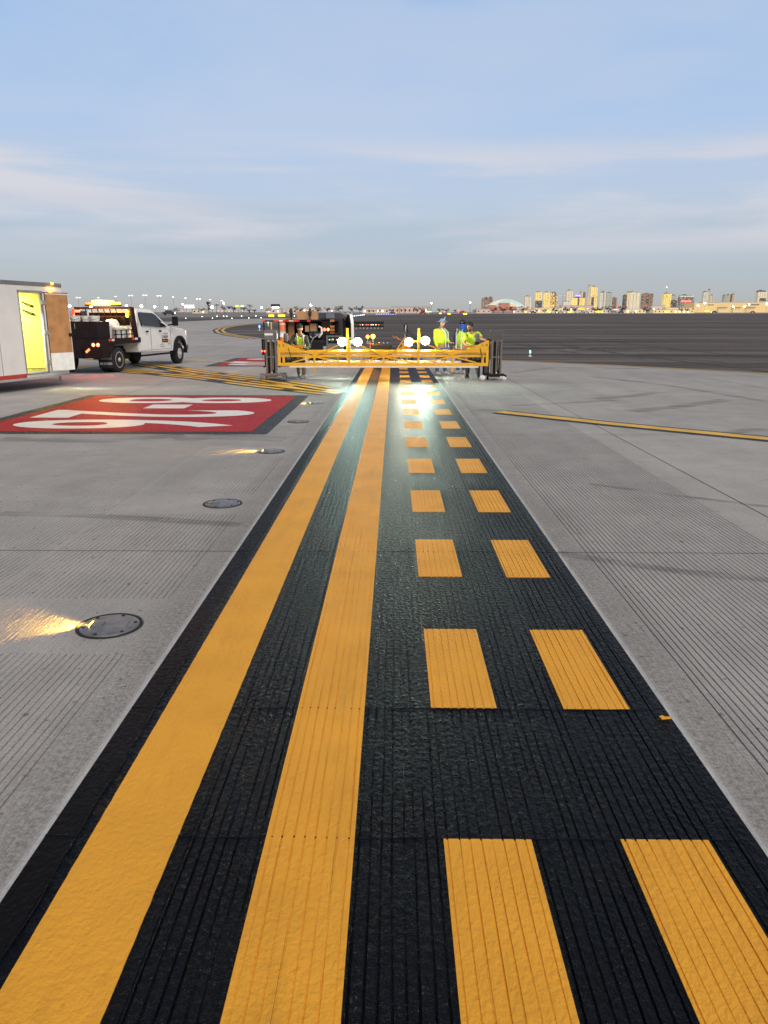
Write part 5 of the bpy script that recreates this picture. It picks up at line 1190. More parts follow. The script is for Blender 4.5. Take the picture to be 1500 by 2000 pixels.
# pole lights on the left horizon
pl = (('tall twin-headed parking lot pole left of the amber light bar', 155.5, 582, 'T'), ('pole lamp just left of the light bar', 194.5, 582, 'I'), ('pole lamp seen through the amber glow', 228.5, 580, 'I'), ('twin-headed pole right of the amber glow', 258, 578, 'T'), ('twin-headed pole above the white cab roof', 285.5, 577.5, 'T'), ('twin-headed pole above the windshield', 313, 578.5, 'T'), ('pole lamp above the side mirror', 340, 581, 'I'), ('pole lamp right of the white hood', 364, 583, 'I'), ('pole lamp left of the slim tall tree', 389, 585, 'T'), ('pole lamp by the slim tall tree', 412, 586, 'I'), ('slim pole lamp before the palm clump', 434, 588, 'I'))
for lab, px_, py_, kd in pl:
    Y = 900.; b0 = at(px_, 610.5, Y); z = at(px_, py_, Y).z - b0.z; k = Y * .97 / F
    t = thing('light_pole', lab, 'light pole', tuple(b0), 0, 'parking lot light poles on the horizon')
    MB().tube([(0, 0, -1), (0, 0, z)], [.22, .14], 6).build('pole', LGREY, t)
    for dx in ((-1.6, 1.6) if kd == 'T' else (0,)):
        MB().bar((0, 0, z), (dx, 0, z + .3), .2).build('arm', LGREY, t); MB().b2((dx - .75, -.4, z + .1), (dx + .75, .4, z + .75)).build('luminaire', E_POLE, t)
for lab, px_, py_, r_ in (('brightest floodlight, at the edge of the trailer door', 137, 597, 3.6), ('floodlight left of the light bar, over the buckets', 179, 598, 3.4), ('floodlight beside the right end of the light bar', 248, 597, 2.6), ('floodlight above the cab roof, left of the pair', 277, 598, 3.0), ('floodlight above the cab roof, right of the pair', 303, 599, 3.0), ('floodlight above the windshield slope', 325, 601, 2.8), ('big floodlight beside the slim tall tree', 415, 600, 3.4), ('small floodlight left of the white billboard', 358, 594.5, 1.6),
                            ('floodlight above the tan box on the truck', 607.5, 596, 2.2), ('small lamp above the leftmost palm', 438, 592, 1.8), ('floodlight tower left of the hat', 842.5, 592, 1.3), ('floodlight tower left of the stadium', 918, 591, 1.5), ('lamp left of the dark screen', 511, 600.5, 1.8),
                            ('floodlight before the hangar left end', 1362, 596.5, 1.9), ('upper floodlight on the hangar left end', 1375, 592, 1.8), ('floodlight at the middle of the hangar', 1430.5, 599.5, 2.0), ('left of two floodlights on the hangar right half', 1453, 598.5, 2.2), ('upper of two floodlights on the hangar right half', 1461, 594.5, 1.9), ('floodlight at the right picture edge', 1496, 594, 2.3)):
    Y = 850. if px_ < 1000 else 1500.; b0 = at(px_, 610.6, Y); z = at(px_, py_, Y).z - b0.z; k = Y * .97 / F
    t = thing('floodlight_mast', lab, 'floodlight', tuple(b0), 0, 'apron floodlights on the horizon')
    MB().tube([(0, 0, -1), (0, 0, z)], [.25, .15], 6).build('pole', LGREY, t); MB().ball((0, -.3, z), r_ * k * .62, 10).build('lamp_cluster', E_STAR, t)
    mb = MB()
    for a in range(4): mb.tube([(math.cos(a * .785) * r_ * k * .95, -.3, z + math.sin(a * .785) * r_ * k * .95), (-math.cos(a * .785) * r_ * k * .95, -.3, z - math.sin(a * .785) * r_ * k * .95)], .10 * k, 5)
    mb.build('glare_spokes', E_POLE, t)  # crossed glowing rods shaped as the lamp's star glare

# ------------------------------------------------------------------ trees
LEAFM = []
for i, c in enumerate(((.030, .038, .024), (.040, .045, .026), (.050, .048, .03))):
    LEAFM.append(mat('dusky_foliage_%s' % 'abc'[i], c, .8, var=.5, scale=.5))
BARK = mat('bark', (.06, .045, .035), .9)
def tree_proto(kind, m):
    t = thing('tree', 'x', 'tree')
    tk_ = MB()
    if kind == 'palm':
        tk_.tube([(0, 0, 0), (.02, 0, .4), (.0, 0, .8)], [.03, .022, .02], 6)
    else:
        tk_.tube([(0, 0, 0), (.01, 0, .2), (-.01, .01, .5)], [.035, .028, .012], 6)
        for a in range(5):
            an = a * 1.26; tk_.tube([(0, 0, .18 + .05 * a), (.14 * math.cos(an), .14 * math.sin(an), .36 + .06 * a), (.26 * math.cos(an), .26 * math.sin(an), .5 + .07 * a)], [.016, .01, .004], 5)
    tk_.build('trunk', BARK, t)
    lf = MB()
    def leaf(c, s, d=None):
        a = Vector((random.gauss(0, 1), random.gauss(0, 1), random.gauss(0, 1))).normalized() if d is None else d; b_ = a.cross(Vector((random.gauss(0, 1), random.gauss(0, 1), random.gauss(0, 1)))).normalized()
        c = Vector(c); lf.add([c - a * s, c + b_ * s * .45, c + a * s, c - b_ * s * .45], [(0, 1, 2, 3)])
    if kind == 'palm':
        for k in range(16):
            an = k * 2.4; el = random.uniform(-.5, 1.1)
            for j in range(7):
                r_ = .04 + j * .035; leaf((r_ * math.cos(an) * math.cos(el * .6), r_ * math.sin(an) * math.cos(el * .6), .82 + r_ * math.sin(el) - (j * .018) ** 2 * 9), .035)
    else:
        cl = {'round': 9, 'wide': 12, 'thin': 7}[kind]
        for k in range(cl):
            if kind == 'thin': cc = (random.gauss(0, .06), random.gauss(0, .06), random.uniform(.35, .95)); rs = random.uniform(.07, .12)
            elif kind == 'wide': cc = (random.uniform(-.42, .42), random.uniform(-.35, .35), random.uniform(.38, .85)); rs = random.uniform(.12, .2)
            else: cc = (random.gauss(0, .17), random.gauss(0, .17), random.uniform(.35, .85)); rs = random.uniform(.12, .2)
            for j in range(75):
                v = Vector((random.gauss(0, 1), random.gauss(0, 1), random.gauss(0, 1))).normalized() * rs * random.uniform(.45, 1.08); leaf((cc[0] + v.x, cc[1] + v.y, cc[2] + v.z * .75), random.uniform(.02, .045))
    lf.build('crown', m, t)
    return t
protos = {k: tree_proto(k, LEAFM[i % 3]) for i, k in enumerate(('round', 'wide', 'thin', 'palm'))}
used = set()
def tree(kind, px, ytop, Y, label, wid=1., group='dark trees along the horizon', base=611.5):
    p0 = at(px, base, Y); h = at(px, ytop, Y).z - p0.z
    o = protos[kind] if kind not in used else copy_tree(protos[kind]); used.add(kind)
    o.location = p0; o.scale = (h * wid, h * wid, h); o.rotation_euler = (0, 0, random.uniform(0, 6)); tag(o, label, 'tree', group)
for a in (('thin', 408, 586.5, 900, 'slim tall tree beside the big floodlight right of the pickup', .9), ('wide', 395, 601, 880, 'low bush-like tree left of the slim tall tree', 1.3), ('palm', 424, 592, 860, 'leftmost ragged tree right of the big floodlight', 1.3), ('round', 440, 593, 860, 'ragged tree left of the red-topped clump', 1), ('round', 456, 594, 850, 'tree with a red lamp at its top', 1.1), ('round', 476, 595, 850, 'tree behind the small green roof', 1), ('palm', 488, 593, 850, 'bushy palm left of the dark screen', 1.5),
          ('round', 487, 602, 800, 'small round shrub below the bushy palm', 1.4), ('round', 497, 602.5, 800, 'larger round shrub below the bushy palm', 1.6), ('wide', 524, 602, 820, 'low wide shrub left of the dark screen', 1.2), ('wide', 346, 600, 880, 'dark tree under the white billboard', 1.0), ('wide', 338, 603, 850, 'dark shrub right of the windshield', 1.2),
          ('palm', 558, 604, 840, 'small tree just right of the dark screen', 1.5), ('palm', 578, 597, 840, 'palm above the barrier frame', 1.6), ('round', 586, 599, 840, 'small tree beside the palm above the barrier frame', 1.2), ('wide', 622, 598.5, 850, 'leafy tree behind the truck cab', 1.2), ('round', 640, 598, 850, 'tree above the open truck door', 1.3), ('wide', 661, 596, 860, 'spreading tree right of the open truck door', 1.3),
          ('round', 688, 597, 800, 'upright tree left of the large far tree', 1.2), ('wide', 703, 596.5, 800, 'large dark tree over the sign board', 1.1), ('round', 722, 603.5, 800, 'low tree right of the large far tree', 1.8), ('round', 739, 603, 800, 'round low tree before the long pale hall', 1.3), ('round', 764, 601.5, 820, 'dark tree at the middle of the long pale hall', 1.2), ('palm', 780, 601.5, 820, 'feathery tree in the middle of the skyline', 1.7), ('palm', 790, 602, 820, 'smaller feathery tree in the middle of the skyline', 1.6), ('round', 814, 597.5, 820, 'tall dark tree left of the hat', 1.1),
          ('wide', 829, 601, 830, 'grey-green tree left of the lattice tower', 1.2), ('round', 859, 600, 830, 'tree rising behind the wide blue hat', 1.2), ('wide', 872, 602, 830, 'broad dark tree right of the wide blue hat', 1.3), ('round', 889, 603, 830, 'small tree left of the black cap', 1.3), ('wide', 927, 604.5, 900, 'low tree left of the stadium', 1.5),
          ('wide', 964, 599.5, 1000, 'leftmost dark tree before the stadium', 1.4), ('wide', 983, 598.5, 1000, 'middle dark tree before the stadium', 1.5), ('wide', 1001, 598, 1000, 'right dark tree before the stadium', 1.4), ('wide', 1022, 596.5, 1000, 'dark tree under the short pale tower', 1.3), ('wide', 1047, 602, 1000, 'low dark tree under the first gold tower', 1.5), ('wide', 1064, 602.5, 1000, 'low dark tree under the second gold tower', 1.6), ('wide', 1084, 600, 1000, 'dark tree under the black and gold tower', 1.3), ('wide', 1107, 598.5, 1000, 'dark tree left of the yellow tent', 1.2), ('wide', 1122, 598, 1000, 'dark tree beside the yellow tent', 1.1),
          ('wide', 1162, 599, 1000, 'dark tree right of the tallest tower', 1.2), ('wide', 1172, 598, 1000, 'dark tree left of the grey twin tower base', 1.0), ('wide', 1189, 596, 1000, 'dark tree left of the red and white tail', 1.2), ('wide', 1215, 597, 1000, 'reddish dark tree right of the red and white tail', 1.2), ('wide', 1262, 599, 1000, 'dark green tree under the brick tower', 1.4), ('wide', 1330, 600, 1000, 'dark tree left of the hangar', 1.0), ('wide', 1342, 600.5, 1000, 'dark tree at the hangar corner', 1.0)):
    tree(a[0], a[1], a[2], a[3], a[4], a[5])

# ------------------------------------------------------------------ skyline
GOLD = (1, .62, .10)
WM = {  # pale, white and glass panes nearly all glow, to brighten whole walls
 'brick': windows_mat('brick_tower_windows', (.38, .23, .17), (1, .55, .3), 0.4, 5, 4.2, 0.6),
 'pale': windows_mat('pale_glowing_facade', (.72, .64, .50), (1, .78, .42), 0.42, 5, 4.2, 0.97, (.60, .54, .42)),
 'gold': windows_mat('gold_tower_windows', (.66, .54, .26), (1, .68, .18), 1.15, 5, 4.2, 0.97, (.3, .2, .03)),
 'darkgold': windows_mat('dark_gold_tower_windows', (.06, .05, .045), (1, .58, .12), 1.98, 5, 4.2, 0.56),
 'dark': windows_mat('dark_tower_windows', (.14, .14, .155), (1, .7, .4), 1.10, 5, 4.2, 0.19),
 'white': windows_mat('white_glowing_facade', (.64, .62, .57), (1, .84, .55), 0.4, 5, 4.2, 0.97, (.56, .56, .53)),
 'green': windows_mat('glass_glowing_facade', (.45, .47, .43), (1, .9, .6), 0.28, 5, 4.2, 0.97, (.25, .28, .27)),
 'grey': windows_mat('grey_hotel_windows', (.28, .28, .285), (1, .8, .6), 0.3, 5, 4.2, 0.6),
}
ROOFM = mat('roof_grey', (.2, .19, .18), .8)
def tower(label, cat, D, segs, base=609.5, depth=30, group='downtown towers on the horizon'):
    """segs: list of (x0, x1, ytop, ybottom, material, dz) in photo pixels"""
    xc = sum(s[0] + s[1] for s in segs) / 2 / len(segs); p0 = at(xc, base + 1.5, D)
    t = thing('tower_building', label, cat, tuple(p0), 0, group)
    for i, (x0, x1, yt, yb, m, dy) in enumerate(segs):
        a = at(x0, yb, D); b_ = at(x1, yt, D); zlo = max(a.z - p0.z, 0) if yb < 609 else 0
        o = MB().b2((a.x - p0.x, dy, zlo), (b_.x - p0.x, dy + depth, b_.z - p0.z)).build('wall', WM[m], t)
        w = b_.x - a.x
        MB().b2((a.x - p0.x + w * .08, dy + depth * .1, b_.z - p0.z), (b_.x - p0.x - w * .1, dy + depth * .9, b_.z - p0.z + 2.5)).build('roof', ROOFM, t)
        MB().b2((a.x - p0.x + w * .3, dy + depth * .3, b_.z - p0.z + 2.5), (a.x - p0.x + w * .55, dy + depth * .7, b_.z - p0.z + 6)).build('roof_plant', ROOFM, t)
        for f in range(1, 4):                      # fins and ledges
            xx = a.x - p0.x + w * f / 4; MB().b2((xx - .8, dy - .6, zlo), (xx + .8, dy + .2, b_.z - p0.z - 1)).build('fin', ROOFM if m in ('dark', 'grey', 'brick') else CON2, t)
    return t
D = 4500.
T = tower
T('dark brick building with a stepped roof left of the stadium', 'building', 3000, [(941.5, 961, 583, 609, 'brick', 0), (955, 962.5, 581.5, 609, 'brick', -2)])
T('short pale yellow tower right of the stadium', 'tower', D, [(1024.5, 1038, 579, 609, 'pale', 0)])
T('golden tower with a dark base, first of the three', 'tower', D, [(1046.5, 1059, 571, 587, 'gold', 0), (1046.5, 1059, 587, 609, 'dark', 1)])
T('golden lit tower with rounded top, second of the three', 'tower', D, [(1061.5, 1075, 574, 609, 'gold', 0), (1064, 1074, 571, 575, 'white', 2)])
T('black and gold tower left of the crane', 'tower', D, [(1075.5, 1083, 572, 609, 'darkgold', 0), (1082, 1086, 571, 580, 'dark', 3), (1083, 1089, 576, 609, 'darkgold', 1)])
T('pale plain square tower left of the purple sign', 'tower', D, [(1105, 1119.5, 567.5, 609, 'pale', 0), (1099, 1114, 589, 609, 'white', -5)])
T('low gold hotel block below the purple sign', 'building', D, [(1114.5, 1142, 582, 609, 'gold', -8), (1126, 1131.5, 580, 609, 'brick', -10)])
T('slim pale tower behind the purple sign', 'tower', D + 200, [(1131.5, 1138, 571, 609, 'pale', 0), (1139, 1144, 571.5, 609, 'brick', 1)])
T('tallest tower of the skyline, pale left and gold right', 'tower', D, [(1147, 1156, 558, 609, 'pale', 0), (1152, 1167.5, 560, 609, 'gold', -3), (1153, 1160, 580, 609, 'dark', -4)])
T('white twin tower with vertical ribs right of the tallest tower', 'tower', D, [(1171, 1184, 571.5, 609, 'white', 0), (1176, 1180, 569.5, 609, 'pale', -2)])
T('grey glass tower with a bright roof line', 'tower', D, [(1184, 1197, 572, 609, 'green', 2)])
T('low brown block right of the glass tower', 'building', D, [(1195.5, 1205, 582, 609, 'brick', 0)])
T('narrow dark grey tower beside the beige block', 'tower', D, [(1217, 1224, 577, 609, 'dark', 0)])
T('beige apartment tower with a yellow left edge', 'tower', D, [(1223, 1250, 571.5, 609, 'pale', 0), (1225, 1230, 570.5, 609, 'gold', -3), (1234, 1240, 570, 574, 'white', 2)])
T('red brick tower with bright windows', 'tower', D, [(1253, 1276.5, 574, 609, 'brick', 0), (1261, 1268, 586, 591, 'dark', -3)])
T('yellow tower stepping down to a grey wing', 'tower', D, [(1294.5, 1312, 573.5, 609, 'gold', 0), (1310, 1323, 577, 609, 'green', 3), (1308, 1322, 587, 609, 'dark', -6)])
hotel = T('wide grey hotel with a red lit sign', 'hotel', 3500, [(1326.5, 1356, 580, 609, 'grey', 0), (1328, 1355, 577.5, 580, 'white', 1)])
for i in range(5):
    q = at(1332.5 + i * 4, 588.3, 3495) - hotel.location; MB().b2((q.x - 3.2, -3, q.z - 3), (q.x + 3.2, -1, q.z + 3)).build('sign_letter', E_RDOT, hotel)
T('white tower with a pointed bright crown', 'tower', D, [(1371, 1383, 570.5, 609, 'white', 0), (1382, 1389.5, 566, 609, 'white', 2), (1388, 1395, 577, 609, 'pale', 4)])
T('cream slab tower split by a dark seam', 'tower', D, [(1419.5, 1426.5, 576, 609, 'pale', 0), (1426.5, 1428.5, 577, 609, 'dark', 1), (1428.5, 1436, 575, 609, 'pale', 0), (1412, 1420, 577, 609, 'green', 3)])
T('cream tower with a dark screen at the right edge', 'tower', D, [(1476.5, 1499, 570, 609, 'pale', 0), (1482, 1496, 568, 570, 'dark', 1), (1483, 1496, 583, 588, 'dark', -3)])
p_ = at(1128.5, 577.5, D - 10); t = thing('purple_sign', 'purple lit sign on the roof of the gold hotel block', 'sign', tuple(p_)); MB().b2((-12, 0, -3.5), (14, 3, 3.5)).build('lit_panel', E_PURP, t); MB().b2((-10, .5, -12), (12, 2, -3.6)).build('frame', GREY, t)
p_ = at(1098, 609, D - 300); t = thing('tower_crane', 'thin tower crane with a horizontal jib between the towers', 'crane', tuple(p_)); zc = at(1098, 577, D - 300).z - p_.z
MB().bar((0, 0, 0), (0, 0, zc + 6), 2.0).build('mast', LGREY, t); MB().bar((-26, 0, zc), (12, 0, zc), 2.2).build('jib', PAIL, t); MB().b2((6, -2, zc - 5), (12, 2, zc)).build('counterweight', PAIL, t); MB().tube([(-14, 0, zc), (0, 0, zc + 6), (9, 0, zc)], .5, 5).build('tie', LGREY, t)
# stadium with an arched roof
D2 = 2800.; p_ = at(988, 609.5, D2); t = thing('stadium', 'stadium with a pale green arched roof and red brick base', 'stadium', tuple(p_)); k = D2 * .97 / F
arch = []
for i in range(17):
    u = -1 + i / 8; arch.append((u * 34 * k, (609.5 - 597.5) * k + (12.5 * (1 - u * u)) * k))
ar2 = [(x * .985, z - 2.2 * k) for x, z in arch]
MB().prism(arch + [(x, z) for x, z in reversed([(a[0], (609.5 - 599) * k) for a in arch])], 0, 90, 'y').build('roof', mat('glowing_green_roof', (.62, .63, .55), .5, emit=(.95, .9, .72), es=.22), t)  # weak glow put into roof and gable to brighten the stadium
MB().prism([(x * .8 + 4 * k, z * .985 + .2) for x, z in arch] + [(24 * k, 9 * k), (-22 * k, 9 * k)], -3, -.5, 'y').build('glass_gable', mat('glowing_gable', (.50, .62, .58), .4, emit=(.7, .95, .88), es=.15), t)
TERRA = mat('glowing_terracotta', (.46, .20, .14), .8, var=.2, scale=.05, emit=(1, .45, .3), es=.10)  # cladding carries a small glow of its own, brightening the base
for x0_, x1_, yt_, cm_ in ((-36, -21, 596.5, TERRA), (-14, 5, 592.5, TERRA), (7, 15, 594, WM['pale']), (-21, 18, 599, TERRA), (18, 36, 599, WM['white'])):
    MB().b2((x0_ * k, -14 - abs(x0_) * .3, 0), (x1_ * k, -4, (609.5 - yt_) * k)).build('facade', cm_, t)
# long beige hangar on the right
D3 = 1700.; p_ = at(1428, 610.2, D3); t = thing('hangar', 'long beige lit hangar at the right end of the horizon', 'hangar', tuple(p_)); k = D3 * .97 / F
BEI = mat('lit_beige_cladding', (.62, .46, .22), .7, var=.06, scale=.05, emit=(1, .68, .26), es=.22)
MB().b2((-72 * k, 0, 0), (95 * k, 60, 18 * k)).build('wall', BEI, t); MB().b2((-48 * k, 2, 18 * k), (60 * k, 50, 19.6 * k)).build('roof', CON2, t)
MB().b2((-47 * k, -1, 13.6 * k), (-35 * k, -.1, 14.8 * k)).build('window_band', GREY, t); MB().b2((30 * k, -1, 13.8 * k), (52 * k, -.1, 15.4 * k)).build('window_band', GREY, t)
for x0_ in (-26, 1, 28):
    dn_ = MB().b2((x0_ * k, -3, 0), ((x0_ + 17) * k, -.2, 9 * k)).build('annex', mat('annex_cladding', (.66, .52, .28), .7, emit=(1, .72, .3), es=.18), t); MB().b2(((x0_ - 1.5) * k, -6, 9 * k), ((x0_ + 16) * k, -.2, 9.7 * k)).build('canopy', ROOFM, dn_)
# low buildings
def low(px0, px1, ytop, D, m, label, base=610.5, name='low_building', emit=None):
    a, b_ = at(px0, base, D), at(px1, ytop, D); xc = (a.x + b_.x) / 2
    t = thing(name, label, 'building', (xc, D, a.z - 1)); w = (b_.x - a.x) / 2; h = b_.z - a.z + 1
    MB().b2((-w, 0, 0), (w, 20, h)).build('wall', m, t); MB().b2((-w - .4, -.5, h), (w + .4, 20.5, h + .5)).build('roof', CON2, t)
    for i in range(max(2, int((px1 - px0) / 8))):
        x = -w + (i + .5) * 2 * w / max(2, int((px1 - px0) / 8)); MB().b2((x - .9, -.15, h * .3), (x + .9, -.02, h * .62)).build('window', random.choice([E_POLE, GLASS, GLASS]), t)
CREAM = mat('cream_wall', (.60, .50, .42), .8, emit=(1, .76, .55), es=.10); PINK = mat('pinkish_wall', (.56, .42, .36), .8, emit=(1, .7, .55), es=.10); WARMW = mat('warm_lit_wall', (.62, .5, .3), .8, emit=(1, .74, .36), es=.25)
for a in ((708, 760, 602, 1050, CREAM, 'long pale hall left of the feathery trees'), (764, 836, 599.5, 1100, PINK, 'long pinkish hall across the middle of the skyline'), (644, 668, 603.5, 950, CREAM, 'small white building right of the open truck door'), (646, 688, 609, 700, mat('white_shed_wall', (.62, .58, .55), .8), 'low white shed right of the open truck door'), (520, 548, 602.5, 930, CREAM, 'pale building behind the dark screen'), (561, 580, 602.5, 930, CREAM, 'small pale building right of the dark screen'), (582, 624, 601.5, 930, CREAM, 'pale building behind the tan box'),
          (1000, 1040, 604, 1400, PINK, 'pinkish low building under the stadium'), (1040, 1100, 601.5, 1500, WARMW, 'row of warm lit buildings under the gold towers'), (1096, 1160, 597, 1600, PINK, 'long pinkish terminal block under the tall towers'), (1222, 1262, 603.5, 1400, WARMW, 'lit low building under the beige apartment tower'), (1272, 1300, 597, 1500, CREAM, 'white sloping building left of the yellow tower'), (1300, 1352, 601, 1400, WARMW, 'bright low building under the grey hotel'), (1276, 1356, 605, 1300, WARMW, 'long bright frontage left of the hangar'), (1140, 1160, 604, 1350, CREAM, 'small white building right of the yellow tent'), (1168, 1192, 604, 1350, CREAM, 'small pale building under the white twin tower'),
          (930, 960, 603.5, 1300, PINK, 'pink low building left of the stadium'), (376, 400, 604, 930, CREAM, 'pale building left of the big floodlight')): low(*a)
# billboard screen, tent, tail fin, parked far vehicles
p_ = at(370, 609, 870); t = thing('billboard', 'white lit billboard right of the pickup mirror', 'billboard', tuple(p_)); k = 870 * .97 / F
MB().b2((-9 * k, 0, 7 * k), (9.5 * k, .8, 13 * k)).build('lit_panel', emi('white_billboard', (1, .93, .85), 1.1), t); MB().b2((-6 * k, .3, 0), (-5 * k, .6, 7 * k)).b2((5 * k, .3, 0), (6 * k, .6, 7 * k)).build('frame', GREY, t)
p_ = at(538, 609, 800); t = thing('screen_structure', 'black raised screen with white lamps under it, on the horizon', 'structure', tuple(p_)); k = 800 * .97 / F
MB().b2((-8.5 * k, 0, 9.5 * k), (8.5 * k, 3, 14.5 * k)).build('panel', mat('navy_black', (.008, .012, .014), .5), t)
for i in range(5): MB().ball((-5.5 * k + i * 3 * k, -.4, 8.2 * k), 1.0 * k, 8).build('lamp', E_STAR if i % 2 else emi('cool_lamp', (.9, .95, 1), 8), t); MB().tube([(-5.5 * k + i * 3 * k, .4, 0), (-5.5 * k + i * 3 * k, .4, 9.5 * k)], .25, 5).build('leg', GREY, t)
p_ = at(1136, 609, 1250); t = thing('yellow_tent', 'bright yellow pitched tent under the purple sign', 'tent', tuple(p_)); k = 1250 * .97 / F
MB().prism([(-7.5 * k, 3.5 * k), (-5 * k, 6 * k), (0, 8 * k), (5 * k, 6 * k), (7.5 * k, 3.5 * k)], 0, 12, 'y').build('canopy', emi('yellow_canopy', (1, .75, .05), .5, (.7, .5, .03)), t)
for x_ in (-6.5, 0, 6.5): MB().b2((x_ * k - .2, .2, 0), (x_ * k + .2, .6, 4 * k)).build('pole', GREY, t)
p_ = at(1204, 609.8, 1250); t = thing('parked_airplane', 'parked airplane with a red and white tail under the brown block', 'airplane', tuple(p_))
MB().lathe([(.0, -15 * k), (1.2 * k, -12 * k), (2 * k, -6 * k), (2 * k, 5 * k), (.6 * k, 12 * k), (.0, 13 * k)], (-4 * k, 4, 4.2 * k), 'x', 12).build('fuselage', PAIL, t)
MB().prism([(3.5 * k, 5 * k), (6 * k, 5 * k), (3.4 * k, 17 * k), (1.2 * k, 17 * k)], 3.5, 4.3, 'y').build('tail_fin', mat('orange_red_tail', (.66, .16, .08), .4, emit=(1, .3, .15), es=.3), t)
MB().b2((-8 * k, -6, 3 * k), (-4 * k, 12, 3.5 * k)).build('wing', LGREY, t)
for x_ in (-9, 0): MB().tube([(x_ * k, 4, 0), (x_ * k, 4, 2.6 * k)], .4, 6).build('landing_gear', GREY, t)
VC = [mat('far_car_white', (.6, .58, .55), .4), mat('far_car_dark', (.05, .05, .06), .4), mat('far_car_red', (.4, .05, .04), .4), mat('far_car_silver', (.35, .35, .36), .4)]
def far_car(px, py, m, label, big=1., red=False):
    p = P(px, py); t = thing('service_vehicle', label, 'vehicle', tuple(p), random.choice((0, math.pi)), 'vehicles beyond the runway')
    s = big; MB().prism([(-2.3 * s, .4 * s), (-2.3 * s, 1.1 * s), (-1.5 * s, 1.2 * s), (-1 * s, 1.8 * s), (.8 * s, 1.8 * s), (1.4 * s, 1.15 * s), (2.3 * s, 1.0 * s), (2.3 * s, .4 * s)], -.9, .9, 'y').build('body', m, t)
    for x_ in (-1.4, 1.4):
        for y_ in (-.9, .9): MB().lathe([(.0, -.1), (.36 * s, -.1), (.36 * s, .1), (.0, .1)], (x_ * s, y_, .36 * s), 'y', 10).build('wheel', RUB, t)
    for s_ in (-1, 1): MB().ball((2.3 * s, s_ * .6, .75 * s), .22 * s, 6).build('headlight', E_RDOT if red else E_POLE, t)
for i, (px_, py_, m_, lab, b_, rd) in enumerate(((826, 613.3, 2, 'red service vehicle with lit lamps in the middle of the far runway edge', 1.8, True), (832, 613.3, 0, 'white vehicle right behind the red one at the far runway edge', 1.2, False), (903, 612.6, 2, 'red vehicle with glowing lamps above the leaning worker', 2.0, True), (767, 614.6, 1, 'dark vehicle with red lamps at the far taxiway end', 1.2, True), (1041, 612, 1, 'dark car near the small yellow sign under the stadium', 2, False), (1081, 612, 0, 'cream car under the black and gold tower', 2.2, False), (1095, 612, 3, 'silver car left of the pale square tower', 2.2, False), (1128, 612, 0, 'white car left of the yellow tent', 2.2, False), (1145, 612, 3, 'silver car right of the yellow tent', 2.2, False), (1213, 611.8, 1, 'dark car right of the parked airplane', 2.2, False), (1236, 611.8, 0, 'white car under the beige apartment tower', 2.2, False), (1290, 611.8, 3, 'silver car under the yellow tower', 2.2, False), (1345, 611.6, 1, 'dark car left of the hangar', 2.2, False), (1395, 611.5, 1, 'dark car along the hangar foot', 2.4, False), (1470, 611.4, 2, 'red car along the hangar foot', 2.4, True),
                                              (165, 621, 1, 'dark car seen above the white buckets', 1.3, False), (147, 621, 3, 'silver car beside the trailer door edge', 1.3, True), (330, 615.5, 1, 'dark truck beyond the pickup windshield', 1.8, False))): far_car(px_, py_, VC[m_], lab, b_, rd)
p_ = at(1298, 561, 4000); t = thing('antenna_mast', 'lone red lamp on a thin mast high above the yellow tower', 'antenna', tuple(at(1298, 608, 4000))); z_ = p_.z - t.location.z
MB().tube([(0, 0, 0), (0, 0, z_)], [1.2, .35], 6).build('mast', LGREY, t); MB().ball((0, 0, z_), 3.4, 8).build('lamp', emi('pink_lamp', (1, .5, .35), 2.5), t)
for px_, py_, lab in ((838.5, 604, 'lattice tower with a green lit base left of the hat'),):
    b0 = at(px_, 610, 840); t = thing('lattice_tower', lab, 'tower', tuple(b0)); k = 840 * .97 / F
    mb = MB()
    for s in (-1, 1): mb.bar((s * 3 * k, 0, 0), (s * .6 * k, 0, 12 * k), .5)
    for i in range(5): mb.bar((-(3 - i * .5) * k, 0, i * 2.2 * k), ((2.6 - i * .5) * k, 0, (i + 1) * 2.2 * k), .35)
    mb.build('lattice', LGREY, t); MB().b2((-5.5 * k, -1, 0), (5 * k, 1, 2.2 * k)).build('lit_base', emi('pale_green_lit', (.75, .95, .5), .5), t)
for px_, py_, c_, lab in ((463, 598, GANTRY, 'yellow lit canopy among the left trees'), (473, 598, 0, 'pale green lit canopy among the left trees')):
    b0 = at(px_, 610, 840); t = thing('lit_canopy', lab, 'canopy', tuple(b0)); k = 840 * .97 / F
    MB().prism([(-3.6 * k, 10.3 * k), (-1.5 * k, 13.3 * k), (2 * k, 13.3 * k), (3.6 * k, 10.3 * k)], 0, 4, 'y').build('roof', E_SIGN if c_ else emi('pale_green_roof_lit', (.7, .95, .45), .9), t)
    for s in (-1, 1): MB().b2((s * 2.6 * k - .2, .5, 0), (s * 2.6 * k + .2, .9, 10.4 * k)).build('post', GREY, t)

